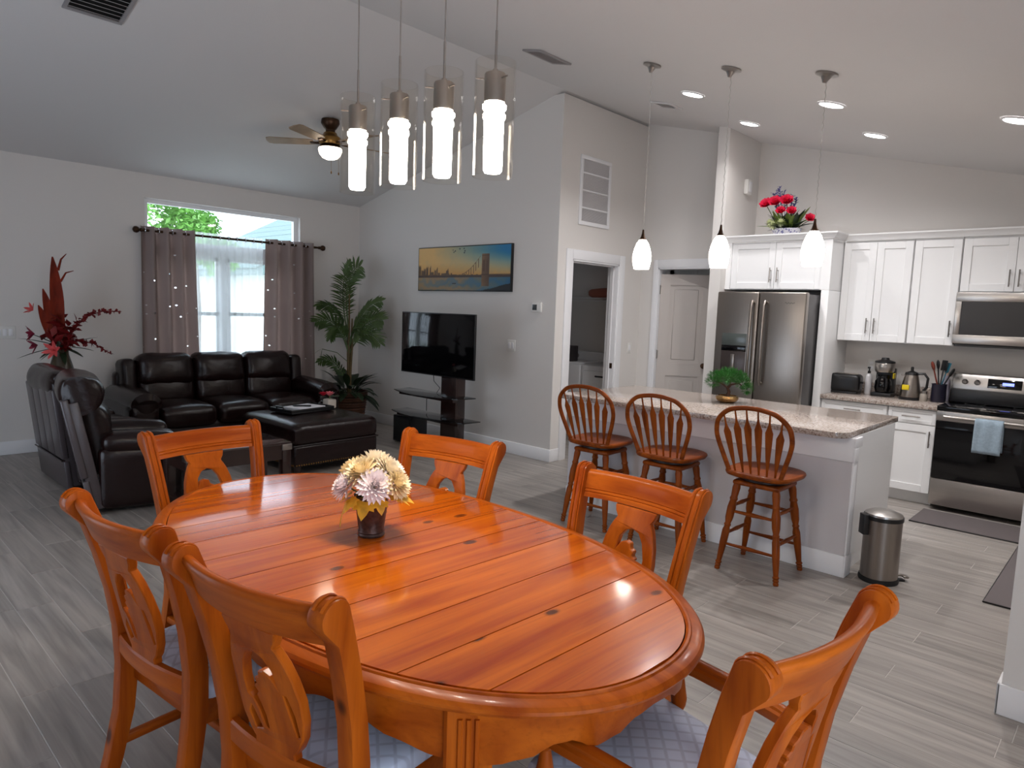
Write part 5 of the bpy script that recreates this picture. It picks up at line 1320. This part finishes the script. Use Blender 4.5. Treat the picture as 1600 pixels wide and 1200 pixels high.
# ------------------------------------------------------------------ bar stools (local +x faces the island)
def bar_stool(label):
    t = T('bar_stool', label, 'stool', (0, 0, 0), 0, 'swivel bar stools at the island')
    SZ = .618
    def turned(p0, p1, prof, n=10):
        p0, p1 = V(p0), V(p1); d = p1-p0; M = Matrix.Translation(p0) @ d.to_track_quat('Z', 'Y').to_matrix().to_4x4(); L = d.length
        return [(r, z*L) for r, z in prof], M
    LP = [(.0, 0), (.015, .0), (.017, .02), (.014, .035), (.019, .05), (.015, .065), (.021, .085), (.015, .10), (.022, .30), (.023, .45), (.017, .50), (.022, .52), (.017, .54), (.024, .60), (.026, .72), (.020, .80), (.025, .82), (.020, .85), (.024, .95), (.020, 1.0), (0, 1.0)]
    feet = {}
    for s1 in (-1, 1):
        for s2 in (-1, 1):
            p0, p1 = V((s1*.185, s2*.185, 0)), V((s1*.12, s2*.12, SZ-.075)); feet[(s1, s2)] = (p0, p1)
            pr, M = turned(p0, p1, LP); G().lathe(pr, 12, M).obj('leg', oak[2], t)
    def rung(a, b2, z, r=.011):
        pa = feet[a][0].lerp(feet[a][1], z/(SZ-.075)); pb = feet[b2][0].lerp(feet[b2][1], z/(SZ-.075))
        pr, M = turned(pa, pb, [(.007, 0), (.009, .1), (r, .35), (r+.003, .5), (r, .65), (.009, .9), (.007, 1)]); G().lathe(pr, 8, M).obj('rung', oak[1], t)
    A, B2, C2, D2 = (-1, -1), (-1, 1), (1, 1), (1, -1)
    for z in (.165, .37): rung(A, B2, z); rung(C2, D2, z)
    for z in (.225, .40): rung(A, D2, z); rung(B2, C2, z)
    g = G().b(-.145, .145, -.145, .145, SZ-.082, SZ-.050, .015, 3); g.obj('leg_plate', oak[0], t)
    G().lathe([(0, SZ-.050), (.145, SZ-.050), (.150, SZ-.045), (.150, SZ-.028), (.14, SZ-.024), (0, SZ-.024)], 26).obj('swivel_ring', mat('black_swivel', lin(34, 22, 20), .4) if 'black_swivel' not in bpy.data.materials else bpy.data.materials['black_swivel'], t)
    out = []
    for i in range(40):
        a = 2*PI*i/40; c, s = math.cos(a), math.sin(a); n = 2.6 if c > 0 else 4.0
        x = .218*math.copysign(abs(c)**(2/n), c); y = (.212+.018*c)*math.copysign(abs(s)**(2/n), s); out.append((x, y))
    rows = [[V((x*k, y*k, z)) for x, y in out] for k, z in ((.86, SZ-.024), (.97, SZ-.014), (1, SZ), (.985, SZ+.010), (.95, SZ+.014), (.80, SZ+.009), (.45, SZ+.004), (.02, SZ+.006))]
    g = G().rows(rows); g.obj('seat', oak[0], t)
    # bowed hoop
    key = [(.150, -.03), (.156, 0), (.186, .09), (.216, .18), (.228, .25), (.212, .325), (.150, .385), (.075, .407), (0, .413)]
    key = key+[(-y, z) for y, z in key[-2::-1]]; pts = []
    for i in range(1, len(key)-2):
        p0, p1, p2, p3 = [V(key[i+j]) for j in (-1, 0, 1, 2)]
        for k in range(5):
            u = k/5; q = .5*((2*p1)+(p2-p0)*u+(2*p0-5*p1+4*p2-p3)*u*u+(3*p1-p0-3*p2+p3)*u**3)
            pts.append(V((-.165-.10*q.y/.42, q.x, SZ+q.y)))
    pts.append(V((-.165, -.156, SZ)))
    G().tube(pts, .0145, 10).obj('hoop', oak[1], t)
    for i in range(6):
        q = (i-2.5)/2.5; yb, yt = q*.122, q*.176
        zt = SZ+.255+.158*(max(0, 1-(abs(yt)/.228)**2.3))**.5-.004
        p0, p1 = V((-.160, yb, SZ+.006)), V((-.165-.10*(zt-SZ)/.42, yt, zt))
        rows = []
        for u, w, th in ((0, .006, .006), (.08, .007, .007), (.30, .015, .006), (.55, .021, .006), (.70, .024, .006), (.80, .010, .005), (.86, .006, .005), (1, .005, .005)):
            p = p0.lerp(p1, u); rows.append([p+V((th*math.cos(b3), w*math.sin(b3), 0)) for b3 in [2*PI*k/8 for k in range(8)]])
        G().rows(rows).obj('spindle', oak[2], t)
    return t
SL = ['oak bow back bar stool nearest the laundry doorway, leftmost at the island', 'oak bow back bar stool in the middle of the three at the island', 'oak bow back bar stool nearest the steel trash can']
s0 = bar_stool(SL[0])
for i, (x, y, rz) in enumerate(((4.095, 2.905, .05), (4.095, 2.315, .03), (4.075, 1.655, .0))):
    if i == 0: s0.location = (x, y, 0); s0.rotation_euler = (0, 0, rz)
    else: dup(s0, (x, y, 0), rz, SL[i])

# trash can
t = T('trash_can', 'round stainless pedal trash can at the end of the island', 'trash can', (4.47, 1.08, 0), -.82)
G().lathe([(0, 0), (.128, 0), (.131, .012), (.128, .03), (0, .03)], 28).obj('base_ring', M_rubber, t)
G().lathe([(.122, .03), (.122, .40), (0, .40)], 32).obj('body', M_steel, t)
G().lathe([(0, .40), (.127, .40), (.128, .415), (.128, .425), (0, .425)], 30).obj('rim', M_black, t)
G().lathe([(0, .425), (.122, .425), (.120, .437), (.08, .452), (.0, .458)], 30).obj('lid', M_steelh, t)
G().b(-.155, -.115, -.035, .035, .30, .43, .006).obj('hinge_housing', M_black, t)
g = G().tube([(.10, 0, .03), (.16, 0, .035), (.19, 0, .03)], .008, 8); g.b(.17, .205, -.03, .03, .022, .034, .004); g.obj('pedal', M_steel, t); G().b(.11, .18, -.025, .025, 0, .012, .003).obj('pedal_guard', M_black, t)

t.scale = (.85, .85, .95)

# mats
M_mat = mat('grey_ribbed_mat', lin(98, 90, 90), .9, bump=.4, bscale=200)
for lb, x0, x1, y0, y1 in (('grey floor mat in front of the range', 6.02, 6.50, .50, 1.275), ('grey floor mat on the kitchen floor beside the right wall', 4.56, 6.00, -.25, .56)):
    t = T('floor_mat', lb, 'mat', ((x0+x1)/2, (y0+y1)/2, 0), 0, 'kitchen floor mats'); hx, hy = (x1-x0)/2, (y1-y0)/2
    G().b(-hx, hx, -hy, hy, .001, .011, .003).obj('pad', M_mat, t)
    g = G().tube([(-hx, -hy, .006), (hx, -hy, .006), (hx, hy, .006), (-hx, hy, .006)], .005, 6, cv=True); g.obj('edge_binding', M_black, t)

# ------------------------------------------------------------------ lamps of the kitchen
def lampdisc(x, y, lb, k=1.0):
    t = T('recessed_light', lb, 'light', group='recessed kitchen ceiling lights'); t.matrix_world = ceilM(x, y)
    G().lathe([(.095, -.001), (.095, -.006), (.080, -.010), (.076, -.004), (.076, -.001)], 30, caps=False).obj('trim_ring', M_trim, t)
    G().lathe([(0, -.009), (.05, -.0085), (.077, -.006), (.077, -.003), (0, -.003)], 30).obj('diffuser', M_disc, t)
    l = bpy.data.lights.new('recessed_lamp', 'AREA'); l.shape = 'DISK'; l.size = .13; l.energy = RECESSED_W*k; l.color = (1, .98, .985); l.spread = math.radians(146)
    o = bpy.data.objects.new('recessed_lamp', l); C.objects.link(o); o.location = (x, y, zc(y)-.025); o.parent = None
for x, y, lb in ((5.075, 2.88, 'round lit recessed light above the left end of the island'), (6.13, 2.885, 'round lit recessed light in front of the refrigerator'), (5.05, 1.79, 'round lit recessed light above the right end of the island'), (6.06, 1.79, 'round lit recessed light in front of the wall cabinets'), (5.07, .715, 'round lit recessed light at the right edge of the picture')):
    lampdisc(x, y, lb, .46 if x > 5.5 else 1.4 if y > 2.5 else .95)
def pendant(lb, y):
    x = 4.22; t = T('pendant_light', lb, 'light', (x, y, 0), 0, 'opal glass pendants over the island'); z = zc(y)
    M = Matrix.Translation((0, 0, z)) @ Matrix.Rotation(math.atan(.25), 4, 'X')
    G().lathe([(0, -.001), (.062, -.002), (.064, -.012), (.03, -.022), (.018, -.04), (.010, -.055), (0, -.056)], 22, M).obj('canopy', M_nickel, t)
    g = G(); pts = [(.0022*math.cos(i*1.3), .0022*math.sin(i*1.3)-.0, z-.05-(z-.05-2.14)*i/90) for i in range(91)]; g.tube(pts, .0022, 5); g.obj('cord', mat('clear_cord', lin(190, 186, 180), .15, spec=.8) if 'clear_cord' not in bpy.data.materials else bpy.data.materials['clear_cord'], t, 'thin twisted clear cord')
    G().lathe([(0, 2.15), (.006, 2.148), (.009, 2.12), (.016, 2.095), (.026, 2.078), (.022, 2.076), (0, 2.075)], 16).obj('socket_cap', M_bronze, t)
    G().lathe([(0, 2.078), (.024, 2.077), (.042, 2.052), (.057, 2.01), (.066, 1.965), (.064, 1.92), (.053, 1.872), (.049, 1.871), (.055, 1.90), (0, 1.91)], 24).obj('glass_shade', M_pend, t, 'lit egg shaped opal glass shade')
for lb, y in (('opal egg pendant over the island, nearest the doorways', 2.722), ('opal egg pendant over the island, middle of the three', 2.131), ('opal egg pendant over the island, nearest the wall cabinets', 1.535)): pendant(lb, y)


# ------------------------------------------------------------------ laundry room
t = T('washing_machine', 'white washing machine at the left inside the laundry room', 'washer', (7.12, 5.52, 0))
G().b(-.33, .33, -.33, .33, .02, .90, .02, 3).b(.22, .34, -.32, .32, .895, 1.03, .02, 3).obj('cabinet', M_white, t); G().b(-.28, .2, -.28, .28, .90, .918, .008).obj('lid', M_white, t); G().b(-.34, -.32, -.3, .3, .02, .06).obj('kick', M_black, t); G().lathe([(.03, 0), (.028, .02), (0, .022)], 12, Matrix.Translation((.218, .15, .97)) @ Matrix.Rotation(-PI/2, 4, 'Y')).obj('knob', M_nickel, t)
t = T('clothes_dryer', 'white clothes dryer seen through the laundry doorway', 'dryer', (7.12, 4.88, 0))
G().b(-.33, .33, -.30, .30, .02, .90, .02, 3).b(.22, .34, -.29, .29, .895, 1.03, .02, 3).obj('cabinet', M_white, t); G().b(-.345, -.328, -.25, .25, .30, .84, .02, 3).obj('door', M_white, t); G().b(-.352, -.343, -.07, .07, .765, .785, .003).obj('handle', M_black, t)
o = G().b(-.09, .09, -.075, .075, 0, .20, .01).obj('detergent_box', mat('dark_box', lin(60, 54, 56), .5)); tag(o, 'dark box standing on the washing machine', 'box'); o.location = (6.95, 5.50, .919)
t = T('laundry_fill_light', 'unseen fill lamp added on the laundry room ceiling', 'light', (6.5, 5.6, 2.6))  # lamp out of view, added to brighten the laundry room
G().lathe([(0, -.001), (.13, -.001), (.135, -.02), (.12, -.03), (0, -.03)], 24).obj('base', M_trim, t); G().lathe([(0, -.03), (.11, -.031), (.09, -.055), (0, -.07)], 24).obj('bowl', emat('fill_light_bowl', (.85, .88, 1), 3.0), t)
t = T('wire_shelf', 'white wire shelf on the laundry room wall', 'shelf', (7.36, 5.55, 1.72))
g = G()
for i in range(14): g.tube([(-.15+.02*i, -1.0, .02), (-.15+.02*i, 1.0, .02)], .003, 5)
g.obj('wires', M_white, t, kind='stuff'); g = G().tube([(-.155, -1.0, .02), (-.155, 1.0, .02)], .005, 6); g.tube([(-.155, -1.0, -.02), (-.155, 1.0, -.02)], .005, 6); g.obj('front_bar', M_white, t)
for y in (-.8, -.45, .4): G().tube([(-.15, y, .0), (.155, y, -.25)], .006, 6).obj('brace', M_white, t)
ob = G().cushion(.22, .46, .10, .04, .02, RM(0, 0, .055), 8, .01, 3).obj('folded_blanket', mat('rust_fabric', lin(150, 92, 76), .9)); tag(ob, 'rust coloured folded blanket on the laundry wire shelf', 'blanket'); ob.location = (7.33, 5.23, 1.748)

# ------------------------------------------------------------------ outside the window
o = struct(G().b(-12, 40, 8.05, 60, -.3, -.15), 'ground', mat('lawn', lin(206, 210, 200), .9, var=.1, vscale=3))
t = T('tree', 'leafy green tree outside the left of the transom', 'tree', (5.0, 15.5, -.15))
G().tube([(0, 0, 0), (.1, 0, 1.5), (.0, .1, 3.0)], [.16, .12, .08], 8).obj('trunk', mat('bark', lin(90, 76, 60), .9), t)
M_tree = mat('tree_green', lin(122, 176, 84), .6, var=.4, vscale=2.5)
def crown_leaves(blobs, n, sz, seed):
    q = random.Random(seed); g = G()
    for cx, cy, cz, r in blobs:
        for i in range(n):
            d = V((q.gauss(0, 1), q.gauss(0, 1), q.gauss(0, 1))).normalized()*r*q.uniform(.55, 1)
            g.leaf(V((cx, cy, cz))+d, (q.gauss(0, 1), q.gauss(0, 1), q.gauss(-.3, .7)), (q.random(), .3, 1), sz*q.uniform(.7, 1.3), sz*.55, .2, 2, .1)
    return g
crown_leaves([(-.2, 0, 3.9, .9), (.5, .2, 4.3, .8), (-.8, .1, 4.5, .9), (.1, 0, 5.0, .9), (-.9, .2, 3.3, .7), (1.0, 0, 3.2, .5)], 1000, .15, 1).obj('crown', M_tree, t, kind='stuff', sharp=80)
t = T('tree', 'smaller green tree outside beside the leafy one', 'tree', (6.95, 17.2, -.15))
G().tube([(0, 0, 0), (.05, 0, 1.5), (.0, .0, 2.8)], [.10, .08, .05], 8).obj('trunk', bpy.data.materials['bark'], t)
crown_leaves([(0, 0, 3.1, .6), (.2, .1, 3.5, .42), (-.5, 0, 2.9, .5), (.6, 0, 2.8, .5)], 800, .13, 2).obj('crown', M_tree, t, kind='stuff', sharp=80)
t = T('neighbour_house', 'neighbouring house with a pale grey shingle roof beyond the window', 'house', (13.6, 22, -.15))
G().b(-4, 4, -3, 3, 0, 2.5).obj('wall', mat('pale_stucco', lin(214, 214, 206), .8), t)
M_roof = mat('grey_shingle', lin(112, 132, 128), .9, var=.15, vscale=14)
G().prism([[(-4.4, 2.45), (4.4, 2.45), (4.4, 2.6), (0, 4.9), (-4.4, 2.6)]], lambda u, v, w: V((u, -3.4+6.8*w, v))).obj('roof', M_roof, t)
for i in range(9):
    for s in (-1, 1):
        f = (i+.5)/9; x = s*(4.4-4.4*f); z = 2.6+2.3*f; G().b(-.30, .30, -3.42, 3.42, .0, .03, M=Matrix.Translation((x, 0, z+.02)) @ Matrix.Rotation(s*math.atan(2.3/4.4), 4, 'Y')).obj('shingle_course', M_roof, t)
